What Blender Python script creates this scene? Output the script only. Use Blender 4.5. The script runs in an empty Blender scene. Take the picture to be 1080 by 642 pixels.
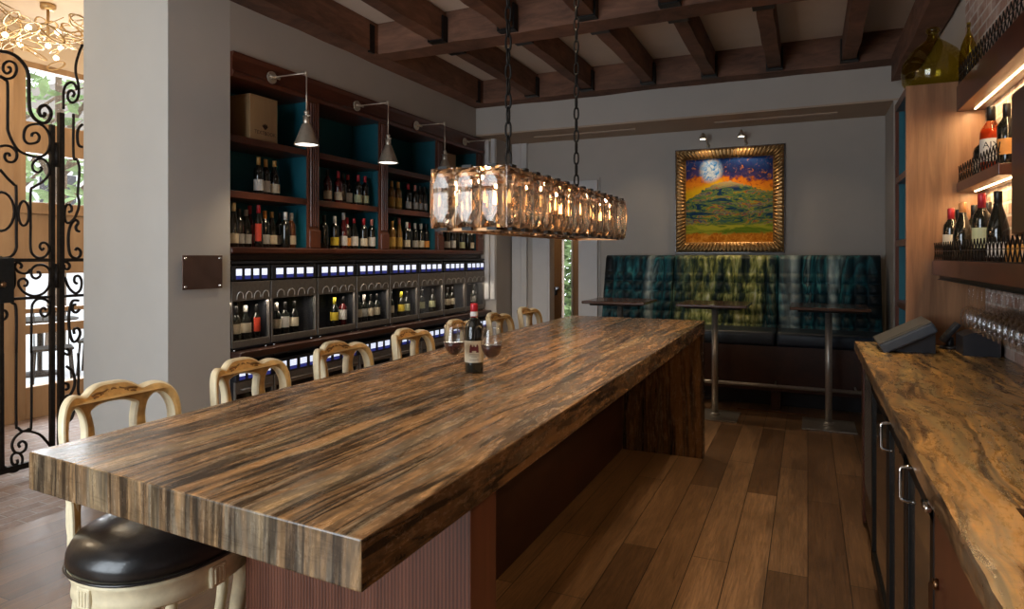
import bpy, bmesh, math, random
from math import sin, cos, pi, radians as R
from mathutils import Vector, Matrix

random.seed(7)
C = bpy.context.scene.collection
SC = bpy.context.scene

# ------------------------------------------------------------------ helpers
class MB:
    """collects shapes (world or local coordinates) and links them as one mesh object"""
    def __init__(s):
        s.v = []; s.f = []; s.m = []; s.sm = []
    def add(s, vs, fs, mi=0, smooth=False):
        b = len(s.v)
        s.v += [tuple(p) for p in vs]
        for f in fs:
            s.f.append(tuple(b + i for i in f)); s.m.append(mi); s.sm.append(smooth)
        return s
    def bm(s, bm, mi=0, smooth=False):
        bm.verts.index_update()
        s.add([v.co[:] for v in bm.verts], [[v.index for v in f.verts] for f in bm.faces], mi, smooth)
        bm.free(); return s
    def box(s, x0, x1, y0, y1, z0, z1, bev=0.0, mi=0, seg=2, smooth=False):
        bm = bmesh.new()
        bmesh.ops.create_cube(bm, size=1)
        for v in bm.verts:
            v.co = Vector(((x0 + x1) / 2 + v.co.x * (x1 - x0), (y0 + y1) / 2 + v.co.y * (y1 - y0), (z0 + z1) / 2 + v.co.z * (z1 - z0)))
        if bev > 0:
            bev = min(bev, .45 * min(abs(x1 - x0), abs(y1 - y0), abs(z1 - z0)))
            bmesh.ops.bevel(bm, geom=bm.edges[:], offset=bev, segments=seg, profile=.5, affect='EDGES')
        return s.bm(bm, mi, smooth)
    def obox(s, c, ax, ay, az, hx, hy, hz, bev=0.0, mi=0):
        """oriented box: centre, three unit axes, half sizes"""
        bm = bmesh.new(); bmesh.ops.create_cube(bm, size=2)
        for v in bm.verts:
            v.co = Vector((v.co.x * hx, v.co.y * hy, v.co.z * hz))
        if bev > 0:
            bmesh.ops.bevel(bm, geom=bm.edges[:], offset=bev, segments=2, profile=.5, affect='EDGES')
        c = Vector(c); ax = Vector(ax); ay = Vector(ay); az = Vector(az)
        for v in bm.verts:
            v.co = c + ax * v.co.x + ay * v.co.y + az * v.co.z
        return s.bm(bm, mi)
    def lathe(s, prof, c=(0, 0, 0), n=20, mi=0, smooth=True, sx=1, sy=1):
        """prof: list of (r, z) bottom to top round the z axis"""
        vs = []; fs = []
        for r, z in prof:
            for k in range(n):
                a = 2 * pi * k / n
                vs.append((c[0] + r * cos(a) * sx, c[1] + r * sin(a) * sy, c[2] + z))
        for i in range(len(prof) - 1):
            for k in range(n):
                k2 = (k + 1) % n
                fs.append((i * n + k, i * n + k2, (i + 1) * n + k2, (i + 1) * n + k))
        if prof[0][0] > 1e-5: fs.append(tuple(range(n - 1, -1, -1)))
        if prof[-1][0] > 1e-5: fs.append(tuple((len(prof) - 1) * n + k for k in range(n)))
        return s.add(vs, fs, mi, smooth)
    def tube(s, pts, r, n=8, mi=0, closed=False, smooth=True, flat=1.0, cap=True):
        """swept round bar along pts; r is a radius or a list of radii"""
        pts = [Vector(p) for p in pts]
        m = len(pts)
        rs = r if isinstance(r, (list, tuple)) else [r] * m
        vs = []; fs = []
        up = None
        for i, p in enumerate(pts):
            if closed:
                t = pts[(i + 1) % m] - pts[i - 1]
            else:
                t = pts[min(i + 1, m - 1)] - pts[max(i - 1, 0)]
            t = t.normalized() if t.length > 1e-9 else Vector((0, 0, 1))
            if up is None:
                up = Vector((0, 0, 1)) if abs(t.z) < .9 else Vector((1, 0, 0))
            a = t.cross(up)
            if a.length < 1e-6:
                a = t.orthogonal()
            a.normalize(); b = a.cross(t).normalized(); up = b
            for k in range(n):
                q = 2 * pi * k / n
                vs.append(p + a * cos(q) * rs[i] * flat + b * sin(q) * rs[i])
        for i in range(m if closed else m - 1):
            j = (i + 1) % m
            for k in range(n):
                k2 = (k + 1) % n
                fs.append((i * n + k, i * n + k2, j * n + k2, j * n + k))
        if not closed and cap:
            fs.append(tuple(range(n - 1, -1, -1))); fs.append(tuple((m - 1) * n + k for k in range(n)))
        return s.add(vs, fs, mi, smooth)
    def prism(s, poly, axis, a, b, mi=0, smooth=False):
        """poly: (u, v) outline pushed along axis 'x' (u=y, v=z), 'y' (u=x, v=z) or 'z' (u=x, v=y) from a to b"""
        def P(u, v, w):
            return {'x': (w, u, v), 'y': (u, w, v), 'z': (u, v, w)}[axis]
        n = len(poly)
        vs = [P(u, v, a) for u, v in poly] + [P(u, v, b) for u, v in poly]
        fs = [tuple(range(n - 1, -1, -1)), tuple(range(n, 2 * n))]
        for k in range(n):
            k2 = (k + 1) % n
            fs.append((k, k2, n + k2, n + k))
        return s.add(vs, fs, mi, smooth)
    def grid(s, fn, nu, nv, mi=0, smooth=True, closed_u=False):
        vs = [fn(i / nu, j / nv) for j in range(nv + 1) for i in range(nu + 1)]
        fs = []
        for j in range(nv):
            for i in range(nu):
                a = j * (nu + 1) + i
                fs.append((a, a + 1, a + nu + 2, a + nu + 1))
        return s.add(vs, fs, mi, smooth)
    def mesh(s, name, mats, off=(0, 0, 0), fix=True):
        me = bpy.data.meshes.new(name)
        me.from_pydata([(p[0] - off[0], p[1] - off[1], p[2] - off[2]) for p in s.v], [], s.f)
        for m in (mats if isinstance(mats, (list, tuple)) else [mats]):
            me.materials.append(m)
        me.polygons.foreach_set('material_index', s.m)
        me.polygons.foreach_set('use_smooth', s.sm)
        if fix:
            bm = bmesh.new(); bm.from_mesh(me)
            bmesh.ops.recalc_face_normals(bm, faces=bm.faces[:])
            bm.to_mesh(me); bm.free()
        me.update()
        return me
    def build(s, name, mats, parent=None, loc=None, fix=True):
        off = (0, 0, 0)
        if parent is not None: off = wloc(parent)
        if loc is not None: off = loc
        o = bpy.data.objects.new(name, s.mesh(name, mats, off, fix)); C.objects.link(o)
        if parent is not None: o.parent = parent
        elif loc is not None: o.location = loc
        return o

def wloc(o):
    p = Vector((0, 0, 0))
    while o is not None:
        p = p + o.location; o = o.parent
    return p

def tag(o, label=None, cat=None, group=None, kind=None):
    if label: o['label'] = label
    if cat: o['category'] = cat
    if group: o['group'] = group
    if kind: o['kind'] = kind
    return o

def thing(name, loc, label, cat, group=None, kind=None):
    o = bpy.data.objects.new(name, None); C.objects.link(o)
    o.empty_display_size = .1
    o.location = loc
    return tag(o, label, cat, group, kind)

def kids(o):
    return KIDS.get(o.name, []) if False else list(o.children)

def copy_tree(o, parent=None):
    c = o.copy(); C.objects.link(c); c.parent = parent
    for ch in list(o.children):
        copy_tree(ch, c)
    return c

def inst(me, name, loc, parent=None):
    o = bpy.data.objects.new(name, me); C.objects.link(o)
    o.location = loc; o.parent = parent
    return o

def smooth_path(pts, n=6):
    """Catmull-Rom through pts"""
    out = []
    P = [Vector(p) for p in pts]
    for i in range(len(P) - 1):
        p0 = P[max(i - 1, 0)]; p1 = P[i]; p2 = P[i + 1]; p3 = P[min(i + 2, len(P) - 1)]
        for k in range(n):
            t = k / n
            out.append(.5 * ((2 * p1) + (p2 - p0) * t + (2 * p0 - 5 * p1 + 4 * p2 - p3) * t * t + (3 * p1 - p0 - 3 * p2 + p3) * t ** 3))
    out.append(P[-1])
    return out

# ------------------------------------------------------------------ materials
def newmat(name):
    m = bpy.data.materials.new(name); m.use_nodes = True
    nt = m.node_tree
    return m, nt, nt.nodes['Principled BSDF']

def nd(nt, typ, **kw):
    n = nt.nodes.new(typ)
    for k, v in kw.items(): setattr(n, k, v)
    return n

def coords(nt, scale=(1, 1, 1), kind='Object', rot=(0, 0, 0)):
    tc = nd(nt, 'ShaderNodeTexCoord'); mp = nd(nt, 'ShaderNodeMapping')
    mp.inputs['Scale'].default_value = scale; mp.inputs['Rotation'].default_value = rot
    nt.links.new(tc.outputs[kind], mp.inputs['Vector'])
    return mp.outputs['Vector']

def noise(nt, vec, scale, detail=4, rough=.55, dist=0.0):
    n = nd(nt, 'ShaderNodeTexNoise')
    n.inputs['Scale'].default_value = scale; n.inputs['Detail'].default_value = detail
    n.inputs['Roughness'].default_value = rough; n.inputs['Distortion'].default_value = dist
    if vec is not None: nt.links.new(vec, n.inputs['Vector'])
    return n.outputs['Fac']

def ramp(nt, fac, stops, interp='LINEAR'):
    r = nd(nt, 'ShaderNodeValToRGB'); cr = r.color_ramp; cr.interpolation = interp
    while len(cr.elements) > 1: cr.elements.remove(cr.elements[-1])
    cr.elements[0].position = stops[0][0]; cr.elements[0].color = (*stops[0][1], 1)
    for p, c in stops[1:]:
        e = cr.elements.new(p); e.color = (*c, 1)
    nt.links.new(fac, r.inputs['Fac'])
    return r.outputs['Color']

def mixc(nt, fac, a, b, mode='MIX'):
    m = nd(nt, 'ShaderNodeMix', data_type='RGBA', blend_type=mode)
    for sock, v in ((m.inputs[0], fac), (m.inputs[6], a), (m.inputs[7], b)):
        if isinstance(v, (int, float)): sock.default_value = v
        elif isinstance(v, tuple): sock.default_value = (*v, 1)
        else: nt.links.new(v, sock)
    return m.outputs[2]

def mth(nt, op, a, b=None, clamp=False):
    m = nd(nt, 'ShaderNodeMath', operation=op, use_clamp=clamp)
    for i, v in enumerate((a, b)):
        if v is None: continue
        if isinstance(v, (int, float)): m.inputs[i].default_value = v
        else: nt.links.new(v, m.inputs[i])
    return m.outputs[0]

def bump(nt, bs, h, strength=.3, dist=.01):
    b = nd(nt, 'ShaderNodeBump'); b.inputs['Strength'].default_value = strength; b.inputs['Distance'].default_value = dist
    nt.links.new(h, b.inputs['Height']); nt.links.new(b.outputs['Normal'], bs.inputs['Normal'])

def plain(name, col, rough=.5, metal=0.0, var=.12, scale=12, bmp=0.0, coat=0.0, spec=.5, sheen=0.0):
    m, nt, b = newmat(name)
    v = coords(nt)
    f = noise(nt, v, scale, 5)
    lo = tuple(c * (1 - var) for c in col); hi = tuple(min(1, c * (1 + var)) for c in col)
    nt.links.new(ramp(nt, f, [(.3, lo), (.7, hi)]), b.inputs['Base Color'])
    b.inputs['Roughness'].default_value = rough; b.inputs['Metallic'].default_value = metal
    b.inputs['Coat Weight'].default_value = coat; b.inputs['Specular IOR Level'].default_value = spec
    b.inputs['Sheen Weight'].default_value = sheen
    if bmp: bump(nt, b, f, bmp, .004)
    return m

def wood(name, dark, light, scale=(1, 1, 1), grain=14, rough=.4, bmp=.15, coat=0.0, detail=8):
    """scale stretches the grain: small along the fibre, large across it"""
    m, nt, b = newmat(name)
    v = coords(nt, scale)
    f = noise(nt, v, grain, detail, .65, .6)
    f2 = noise(nt, v, grain * .22, 3, .5, .3)
    c = ramp(nt, f, [(.28, dark), (.52, tuple((x + y) / 2 for x, y in zip(dark, light))), (.72, light)])
    c = mixc(nt, .45, c, ramp(nt, f2, [(.3, tuple(x * .6 for x in dark)), (.7, light)]))
    nt.links.new(c, b.inputs['Base Color'])
    b.inputs['Roughness'].default_value = rough; b.inputs['Coat Weight'].default_value = coat
    bump(nt, b, f, bmp, .003)
    return m

def glass(name, col, rough=0.0, ior=1.45, clear=.45):
    """clear glass: part refracts, part lets light straight through so that lamps inside still light the room"""
    m, nt, b = newmat(name)
    b.inputs['Base Color'].default_value = (*col, 1); b.inputs['Transmission Weight'].default_value = 1
    b.inputs['Roughness'].default_value = rough; b.inputs['IOR'].default_value = ior
    t = nd(nt, 'ShaderNodeBsdfTransparent'); t.inputs['Color'].default_value = (*col, 1)
    mx = nd(nt, 'ShaderNodeMixShader'); mx.inputs[0].default_value = clear
    nt.links.new(b.outputs[0], mx.inputs[1]); nt.links.new(t.outputs[0], mx.inputs[2])
    nt.links.new(mx.outputs[0], nt.nodes['Material Output'].inputs[0])
    return m

def pane(name, tint=(1, 1, 1), refl=.06):
    m, nt, b = newmat(name)
    nt.nodes.remove(b)
    t = nd(nt, 'ShaderNodeBsdfTransparent'); t.inputs['Color'].default_value = (*tint, 1)
    g = nd(nt, 'ShaderNodeBsdfGlossy'); g.inputs['Roughness'].default_value = .02
    lw = nd(nt, 'ShaderNodeLayerWeight'); lw.inputs['Blend'].default_value = .5
    mx = nd(nt, 'ShaderNodeMixShader')
    nt.links.new(mth(nt, 'ADD', mth(nt, 'MULTIPLY', mth(nt, 'POWER', lw.outputs['Facing'], 3.5), .55), refl, True), mx.inputs[0])
    nt.links.new(t.outputs[0], mx.inputs[1]); nt.links.new(g.outputs[0], mx.inputs[2])
    nt.links.new(mx.outputs[0], nt.nodes['Material Output'].inputs[0])
    return m

def emit(name, col, strength, base=(.8, .8, .8)):
    m, nt, b = newmat(name)
    b.inputs['Base Color'].default_value = (*base, 1)
    b.inputs['Emission Color'].default_value = (*col, 1); b.inputs['Emission Strength'].default_value = strength
    return m

M = {}
M['wall'] = plain('wall_paint', (.42, .385, .345), .75, 0, .03, 3, .05)
M['pillar'] = plain('pillar_paint', (.51, .497, .468), .7, 0, .03, 3, .05)
M['niche'] = plain('niche_soffit_paint', (.40, .30, .22), .7, 0, .04, 3)
M['plaster'] = plain('ceiling_plaster', (.66, .57, .49), .85, 0, .05, 2, .05)
M['lobby'] = plain('lobby_paint', (.66, .54, .40), .8, 0, .04, 3)
M['white'] = plain('white_trim_paint', (.56, .55, .545), .5, 0, .03, 4)
M['teal'] = plain('teal_paint', (.003, .085, .115), .55, 0, .1, 4)
M['black'] = plain('black_metal', (.012, .011, .010), .45, .6, .3, 30)
M['iron'] = plain('wrought_iron', (.018, .013, .010), .5, .7, .4, 40, .2)
M['blackplastic'] = plain('black_plastic', (.02, .021, .026), .38, 0, .1, 20)
M['steel'] = plain('brushed_steel', (.46, .43, .39), .36, .8, .1, 40)
M['darksteel'] = plain('dark_steel', (.22, .195, .17), .40, .6, .12, 40)
M['chrome'] = plain('polished_chrome', (.78, .76, .73), .12, 1, .04, 10)
M['nickel'] = plain('aged_nickel', (.60, .53, .43), .40, .8, .1, 30)
M['brass'] = plain('bronze', (.24, .13, .065), .3, 1, .2, 20)
M['leather'] = plain('black_leather', (.010, .009, .009), .30, 0, .3, 90, .12, .25)
M['blueleather'] = plain('dark_blue_leather', (.008, .017, .030), .42, 0, .2, 40, .1)
M['cherry'] = wood('cherry_wood', (.042, .010, .005), (.125, .034, .015), (1, .25, 1), 16, .35, .08, .2)
M['cherryv'] = wood('cherry_wood_upright', (.050, .013, .007), (.155, .047, .022), (1, 1, .15), 16, .35, .08, .2)
M['walnut'] = wood('walnut_veneer', (.10, .040, .017), (.42, .21, .10), (1.3, 1.3, .085), 20, .4, .03)
M['oldbeam'] = wood('old_beam', (.028, .012, .007), (.27, .125, .072), (.7, .7, 3), 6, .75, .8)
M['mahogany'] = wood('mahogany', (.024, .008, .005), (.070, .023, .012), (1, .3, 1), 14, .4, .08)
M['darkwood'] = wood('dark_stained_wood', (.018, .007, .004), (.06, .024, .013), (.4, 1, 1), 14, .35, .08, .2)
M['boxwood'] = wood('pine_box', (.29, .165, .075), (.46, .29, .14), (1, 1, .18), 10, .6, .1)
M['lobbywood'] = wood('pale_frame_wood', (.25, .14, .06), (.44, .27, .135), (1, 1, .15), 8, .5, .05)
M['cream'] = plain('cream_paint', (.80, .69, .46), .42, 0, .12, 24, .1)
M['gilddark'] = plain('dark_ochre_glaze', (.20, .10, .030), .45, 0, .3, 26, .15)
M['gild'] = plain('ochre_glaze', (.56, .335, .115), .42, 0, .30, 26, .15)
M['fabricshade'] = plain('pale_shade', (.8, .8, .78), .6)
M['gold'] = plain('gilt_frame', (.42, .24, .09), .35, .75, .35, 30, .2)
M['goldleaf'] = plain('gold_leaf_metal', (.52, .36, .18), .35, .8, .2, 20)
M['red'] = plain('red_foil', (.42, .012, .02), .35, .2, .15, 30)
M['grey_terminal'] = plain('grey_plastic', (.075, .075, .072), .45, 0, .08, 12)
M['blue_terminal'] = plain('slate_plastic', (.040, .052, .070), .45, 0, .08, 12)
M['pane'] = pane('window_glass', (1, 1, 1), .03)
M['doorglass'] = pane('tinted_door_glass', (.85, .85, .85), .03)
M['crystal'] = glass('amber_crystal', (1.0, .88, .75), .0, 1.54, .14)
M['stemglass'] = pane('clear_glass', (.97, .97, .97), .045)
M['greenglass'] = pane('olive_green_glass', (.84, .78, .40), .06)
M['roseglass'] = glass('rose_wine_glass', (.95, .42, .22), .0, 1.4, .3)
M['wine'] = plain('red_wine', (.030, .002, .006), .08, 0, .05, 4, 0, .6)
M['leafgreen'] = plain('foliage_green', (.20, .29, .12), .7, 0, .5, 4)
M['bark'] = plain('bark', (.12, .08, .05), .9, 0, .4, 10, .4)
M['paving'] = plain('pale_paving', (.55, .56, .58), .8, 0, .1, 1.2)
M['bulb'] = emit('warm_bulb', (1.0, .50, .17), 12)
M['lampbulb'] = emit('lamp_bulb', (1.0, .86, .64), 14)
M['led'] = emit('led_strip', (1.0, .66, .30), 30)
M['screen'] = emit('lit_display', (.72, .80, 1.0), .95)
M['screenblue'] = emit('blue_display_edge', (.05, .07, .45), .35, (.02, .02, .06))
M['lobbybulb'] = emit('lobby_bulb', (1.0, .80, .50), 7)
M['plaque'] = plain('bronze_plaque', (.17, .105, .085), .32, .6, .18, 6, 0, .5)

def reed_mat():
    m, nt, b = newmat('reeded_mahogany')
    v = coords(nt)
    w = nd(nt, 'ShaderNodeTexWave', wave_type='BANDS', bands_direction='X', wave_profile='SIN')
    w.inputs['Scale'].default_value = 26; w.inputs['Distortion'].default_value = .5; w.inputs['Detail'].default_value = 2
    nt.links.new(v, w.inputs['Vector'])
    f = noise(nt, coords(nt, (1, 1, .06)), 22, 5)
    c = mixc(nt, .5, ramp(nt, w.outputs['Fac'], [(.2, (.045, .013, .007)), (.8, (.18, .062, .034))]), ramp(nt, f, [(.3, (.05, .015, .008)), (.7, (.17, .06, .033))]))
    nt.links.new(c, b.inputs['Base Color']); b.inputs['Roughness'].default_value = .35
    bump(nt, b, w.outputs['Fac'], .25, .003)
    return m
M['reed'] = reed_mat()

def stone(name, scale, tint=(1, 1, 1), rough=.22, swirl=0.6, cross=True):
    """polished petrified-wood stone: long dark, tan and russet streaks along one axis"""
    m, nt, b = newmat(name)
    tc = nd(nt, 'ShaderNodeTexCoord')
    warp = nd(nt, 'ShaderNodeTexNoise'); warp.inputs['Scale'].default_value = 1.1; warp.inputs['Detail'].default_value = 3
    nt.links.new(tc.outputs['Object'], warp.inputs['Vector'])
    add = nd(nt, 'ShaderNodeVectorMath', operation='MULTIPLY_ADD')
    nt.links.new(warp.outputs['Color'], add.inputs[0]); add.inputs[1].default_value = (.22 * swirl, .22 * swirl, .06 * swirl)
    nt.links.new(tc.outputs['Object'], add.inputs[2])
    mp = nd(nt, 'ShaderNodeMapping'); mp.inputs['Scale'].default_value = scale
    nt.links.new(add.outputs[0], mp.inputs['Vector']); v = mp.outputs['Vector']
    def stretched(k):
        q = nd(nt, 'ShaderNodeMapping'); q.inputs['Scale'].default_value = tuple(c if c > 1 else c * k for c in scale)
        nt.links.new(add.outputs[0], q.inputs['Vector']); return q.outputs['Vector']
    vb = stretched(1.9); vf = stretched(4.0)
    base = ramp(nt, noise(nt, vb, 3.6, 4, .55, .25), [(.28, (.075, .060, .046)), (.36, (.16, .115, .072)), (.43, (.20, .125, .066)), (.47, (.36, .215, .105)),
                (.505, (.17, .115, .070)), (.55, (.25, .150, .078)), (.59, (.17, .135, .098)), (.65, (.36, .25, .14)), (.73, (.13, .105, .08))])
    fine = noise(nt, vf, 22, 8, .74, .15)
    base = mixc(nt, .8, base, ramp(nt, fine, [(.32, (.35, .33, .31)), (.5, (.9, .88, .86)), (.66, (1.45, 1.4, 1.3))]), 'MULTIPLY')
    s1 = ramp(nt, noise(nt, v, 6.5, 3, .5, .35), [(.53, (1, 1, 1)), (.57, (.13, .125, .125)), (.590, (.15, .14, .14)), (.625, (1, 1, 1))])
    base = mixc(nt, .84, base, s1, 'MULTIPLY')
    mp3 = nd(nt, 'ShaderNodeMapping'); mp3.inputs['Location'].default_value = (3.1, 1.7, 2.2); nt.links.new(v, mp3.inputs[0])
    s2 = ramp(nt, noise(nt, mp3.outputs[0], 14, 3, .5, .3), [(.55, (1, 1, 1)), (.60, (.22, .21, .20)), (.66, (1, 1, 1))])
    base = mixc(nt, .62, base, s2, 'MULTIPLY')
    s3 = ramp(nt, noise(nt, mp3.outputs[0], 5, 3, .5, .3), [(.57, (0, 0, 0)), (.63, (.8, .8, .8))])
    base = mixc(nt, s3, base, (.42, .24, .11))
    if cross:
        wv = nd(nt, 'ShaderNodeMapping'); wv.inputs['Scale'].default_value = tuple(.8 if q > 1 else 5.0 for q in scale)
        nt.links.new(add.outputs[0], wv.inputs['Vector'])
        cr = ramp(nt, noise(nt, wv.outputs['Vector'], 6, 4, .6, .8), [(.52, (1, 1, 1)), (.56, (.72, .7, .68)), (.60, (1, 1, 1))])
        base = mixc(nt, .8, base, cr, 'MULTIPLY')
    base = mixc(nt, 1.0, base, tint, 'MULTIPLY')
    nt.links.new(base, b.inputs['Base Color'])
    nt.links.new(ramp(nt, fine, [(.3, (rough * .8,) * 3), (.7, (rough * 1.5,) * 3)]), b.inputs['Roughness'])
    b.inputs['Coat Weight'].default_value = .15; b.inputs['Coat Roughness'].default_value = .15
    bump(nt, b, fine, .02, .001)
    return m
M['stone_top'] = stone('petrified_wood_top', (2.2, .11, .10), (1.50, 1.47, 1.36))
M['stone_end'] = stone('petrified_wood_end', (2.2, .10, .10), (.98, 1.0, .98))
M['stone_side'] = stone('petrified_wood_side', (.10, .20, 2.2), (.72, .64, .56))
M['stone_leg_shaded'] = stone('petrified_wood_leg_shaded', (2.2, .10, .10), (.50, .42, .36))  # same stone tinted darker: the leg's shade is put into its colour
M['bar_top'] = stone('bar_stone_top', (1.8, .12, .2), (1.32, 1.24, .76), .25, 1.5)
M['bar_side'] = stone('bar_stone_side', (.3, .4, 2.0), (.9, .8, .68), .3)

def floor_mat():
    m, nt, b = newmat('oak_planks')
    tc = nd(nt, 'ShaderNodeTexCoord'); sep = nd(nt, 'ShaderNodeSeparateXYZ'); cmb = nd(nt, 'ShaderNodeCombineXYZ')
    nt.links.new(tc.outputs['Object'], sep.inputs[0])
    nt.links.new(sep.outputs['Y'], cmb.inputs['X']); nt.links.new(sep.outputs['X'], cmb.inputs['Y'])
    br = nd(nt, 'ShaderNodeTexBrick', offset=.37, offset_frequency=2)
    br.inputs['Scale'].default_value = 1; br.inputs['Brick Width'].default_value = 1.75; br.inputs['Row Height'].default_value = .185
    br.inputs['Mortar Size'].default_value = .0022; br.inputs['Mortar Smooth'].default_value = .1; br.inputs['Bias'].default_value = 0
    br.inputs['Color1'].default_value = (0, 0, 0, 1); br.inputs['Color2'].default_value = (1, 1, 1, 1); br.inputs['Mortar'].default_value = (.5, .5, .5, 1)
    nt.links.new(cmb.outputs[0], br.inputs['Vector'])
    tone = ramp(nt, br.outputs['Color'], [(0, (.135, .074, .036)), (.35, (.21, .120, .060)), (.65, (.26, .152, .078)), (1, (.31, .185, .098))])
    v = coords(nt, (9, .45, 1))
    g = noise(nt, v, 7, 9, .74, 1.2)
    g2 = noise(nt, coords(nt, (1.6, .5, 1)), 2.2, 4, .6, .6)
    c = mixc(nt, .75, tone, ramp(nt, g, [(.3, (.34, .31, .28)), (.5, (.92, .90, .87)), (.68, (1.5, 1.45, 1.4))]), 'MULTIPLY')
    c = mixc(nt, .6, c, ramp(nt, g2, [(.35, (.55, .52, .5)), (.6, (1.15, 1.12, 1.1))]), 'MULTIPLY')
    c = mixc(nt, br.outputs['Fac'], c, (.02, .012, .008))
    nt.links.new(c, b.inputs['Base Color'])
    nt.links.new(ramp(nt, g, [(.3, (.28,) * 3), (.7, (.44,) * 3)]), b.inputs['Roughness'])
    bump(nt, b, mth(nt, 'SUBTRACT', g, mth(nt, 'MULTIPLY', br.outputs['Fac'], 2)), .25, .003)
    return m
M['floor'] = floor_mat()

def brick_mat(name, c1, c2, mortar, axes, w=.21, h=.066, ms=.008, rough=.85, wash=.35, washc=(.62, .56, .52), blotch=None):
    m, nt, b = newmat(name)
    tc = nd(nt, 'ShaderNodeTexCoord'); sep = nd(nt, 'ShaderNodeSeparateXYZ'); cmb = nd(nt, 'ShaderNodeCombineXYZ')
    nt.links.new(tc.outputs['Object'], sep.inputs[0])
    nt.links.new(sep.outputs[axes[0]], cmb.inputs['X']); nt.links.new(sep.outputs[axes[1]], cmb.inputs['Y'])
    br = nd(nt, 'ShaderNodeTexBrick', offset=.5)
    br.inputs['Scale'].default_value = 1; br.inputs['Brick Width'].default_value = w; br.inputs['Row Height'].default_value = h
    br.inputs['Mortar Size'].default_value = ms; br.inputs['Mortar Smooth'].default_value = .3
    br.inputs['Color1'].default_value = (*c1, 1); br.inputs['Color2'].default_value = (*c2, 1); br.inputs['Mortar'].default_value = (*mortar, 1)
    nt.links.new(cmb.outputs[0], br.inputs['Vector'])
    n1 = noise(nt, coords(nt), 7, 5); n2 = noise(nt, coords(nt), 40, 4)
    c = mixc(nt, ramp(nt, n1, [(.42, (0, 0, 0)), (.75, (wash * 2,) * 3)]), br.outputs['Color'], washc)
    c = mixc(nt, .5, c, ramp(nt, n2, [(.3, (.7, .7, .7)), (.7, (1.2, 1.2, 1.2))]), 'MULTIPLY')
    nt.links.new(c, b.inputs['Base Color']); b.inputs['Roughness'].default_value = rough
    bump(nt, b, mth(nt, 'ADD', mth(nt, 'MULTIPLY', br.outputs['Fac'], -1.5), n2), .5, .006)
    return m
M['brickwall'] = brick_mat('old_brick', (.28, .155, .12), (.40, .27, .22), (.50, .46, .43), ('Y', 'Z'), wash=.4)
M['brickfloor'] = brick_mat('brick_pavers', (.16, .085, .055), (.28, .175, .125), (.34, .29, .24), ('Y', 'X'), .23, .10, .006, .55, .15)
# ------------------------------------------------------------------ the setting
def struct(name, mb, m):
    return tag(mb.build(name, m), kind='structure')
def sbox(name, m, *a, **k):
    return struct(name, MB().box(*a, **k), m)

CZ = 3.76
sbox('floor', M['floor'], -4.20, 1.10, -1.7, 9.9, -.1, 0)
sbox('floor_lobby', M['brickfloor'], -7.2, -4.20, -1.7, 6.6, -.1, 0)
sbox('ceiling', M['plaster'], -4.35, 1.10, -1.7, 8.4, CZ, CZ + .1)
sbox('ceiling_lobby', M['lobby'], -7.2, -4.35, -1.7, 6.6, CZ, CZ + .1)
# left wall behind the shelving, and the soffit over it
sbox('wall_left', M['wall'], -4.80, -4.30, 3.513, 8.4, 0, CZ)
sbox('wall_left_soffit', M['wall'], -4.30, -3.90, 3.513, 7.43, 3.10, CZ)
sbox('pillar', M['pillar'], -4.79, -3.90, 2.995, 3.513, 0, CZ, bev=.004)
sbox('wall_left_header', M['pillar'], -5.2, -4.30, -1.7, 2.995, 3.60, CZ)
sbox('wall_left_pier', M['pillar'], -5.2, -3.95, -1.7, -1.35, 0, 3.60)
# partition between lobby and bar beyond the gate
sbox('wall_lobby_partition', M['lobby'], -5.2, -4.80, 3.50, 6.6, 0, CZ)
sbox('wall_lobby_back', M['lobby'], -7.2, -5.2, 6.5, 6.6, 0, CZ)
# back wall with the doorway
mb = MB()
mb.box(-4.35, -3.20, 8.20, 8.35, 0, CZ).box(-2.73, 1.10, 8.20, 8.35, 0, CZ).box(-3.20, -2.73, 8.20, 8.35, 2.08, CZ)
struct('wall_back', mb, M['wall'])
sbox('wall_back_bulkhead', M['wall'], -4.30, 1.0, 7.43, 8.20, 3.14, CZ)
sbox('ceiling_niche', M['niche'], -4.30, 1.0, 7.432, 8.20, 3.12, 3.14)
sbox('wall_back_pier', M['wall'], -4.30, -3.74, 7.70, 8.20, 0, 3.12)
mb = MB().box(.775, .93, 7.43, 8.20, 0, 3.12)
struct('wall_right_pier', mb, M['wall'])
mb = MB()
mb.box(.93, 1.10, 4.0, 8.35, 0, CZ)
struct('wall_right_far', mb, M['wall'])
sbox('wall_right', M['brickwall'], .912, 1.10, -1.7, 4.95, 0, CZ)
# front wall behind the camera with a wide daylight window
mb = MB()
mb.box(-7.2, -4.9, -1.7, -1.6, 0, CZ).box(-1.3, 1.1, -1.7, -1.6, 0, CZ).box(-4.9, -1.3, -1.7, -1.6, 0, .35).box(-4.9, -1.3, -1.7, -1.6, 3.2, CZ)
struct('wall_front', mb, M['wall'])
mb = MB()
for x in (-4.9, -3.7, -2.5, -1.36): mb.box(x, x + .06, -1.68, -1.62, .35, 3.2)
mb.box(-4.9, -1.3, -1.68, -1.62, .35, .41).box(-4.9, -1.3, -1.68, -1.62, 3.14, 3.2).box(-4.9, -1.3, -1.68, -1.62, 2.3, 2.35)
struct('window_2', mb, M['white'])
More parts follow.
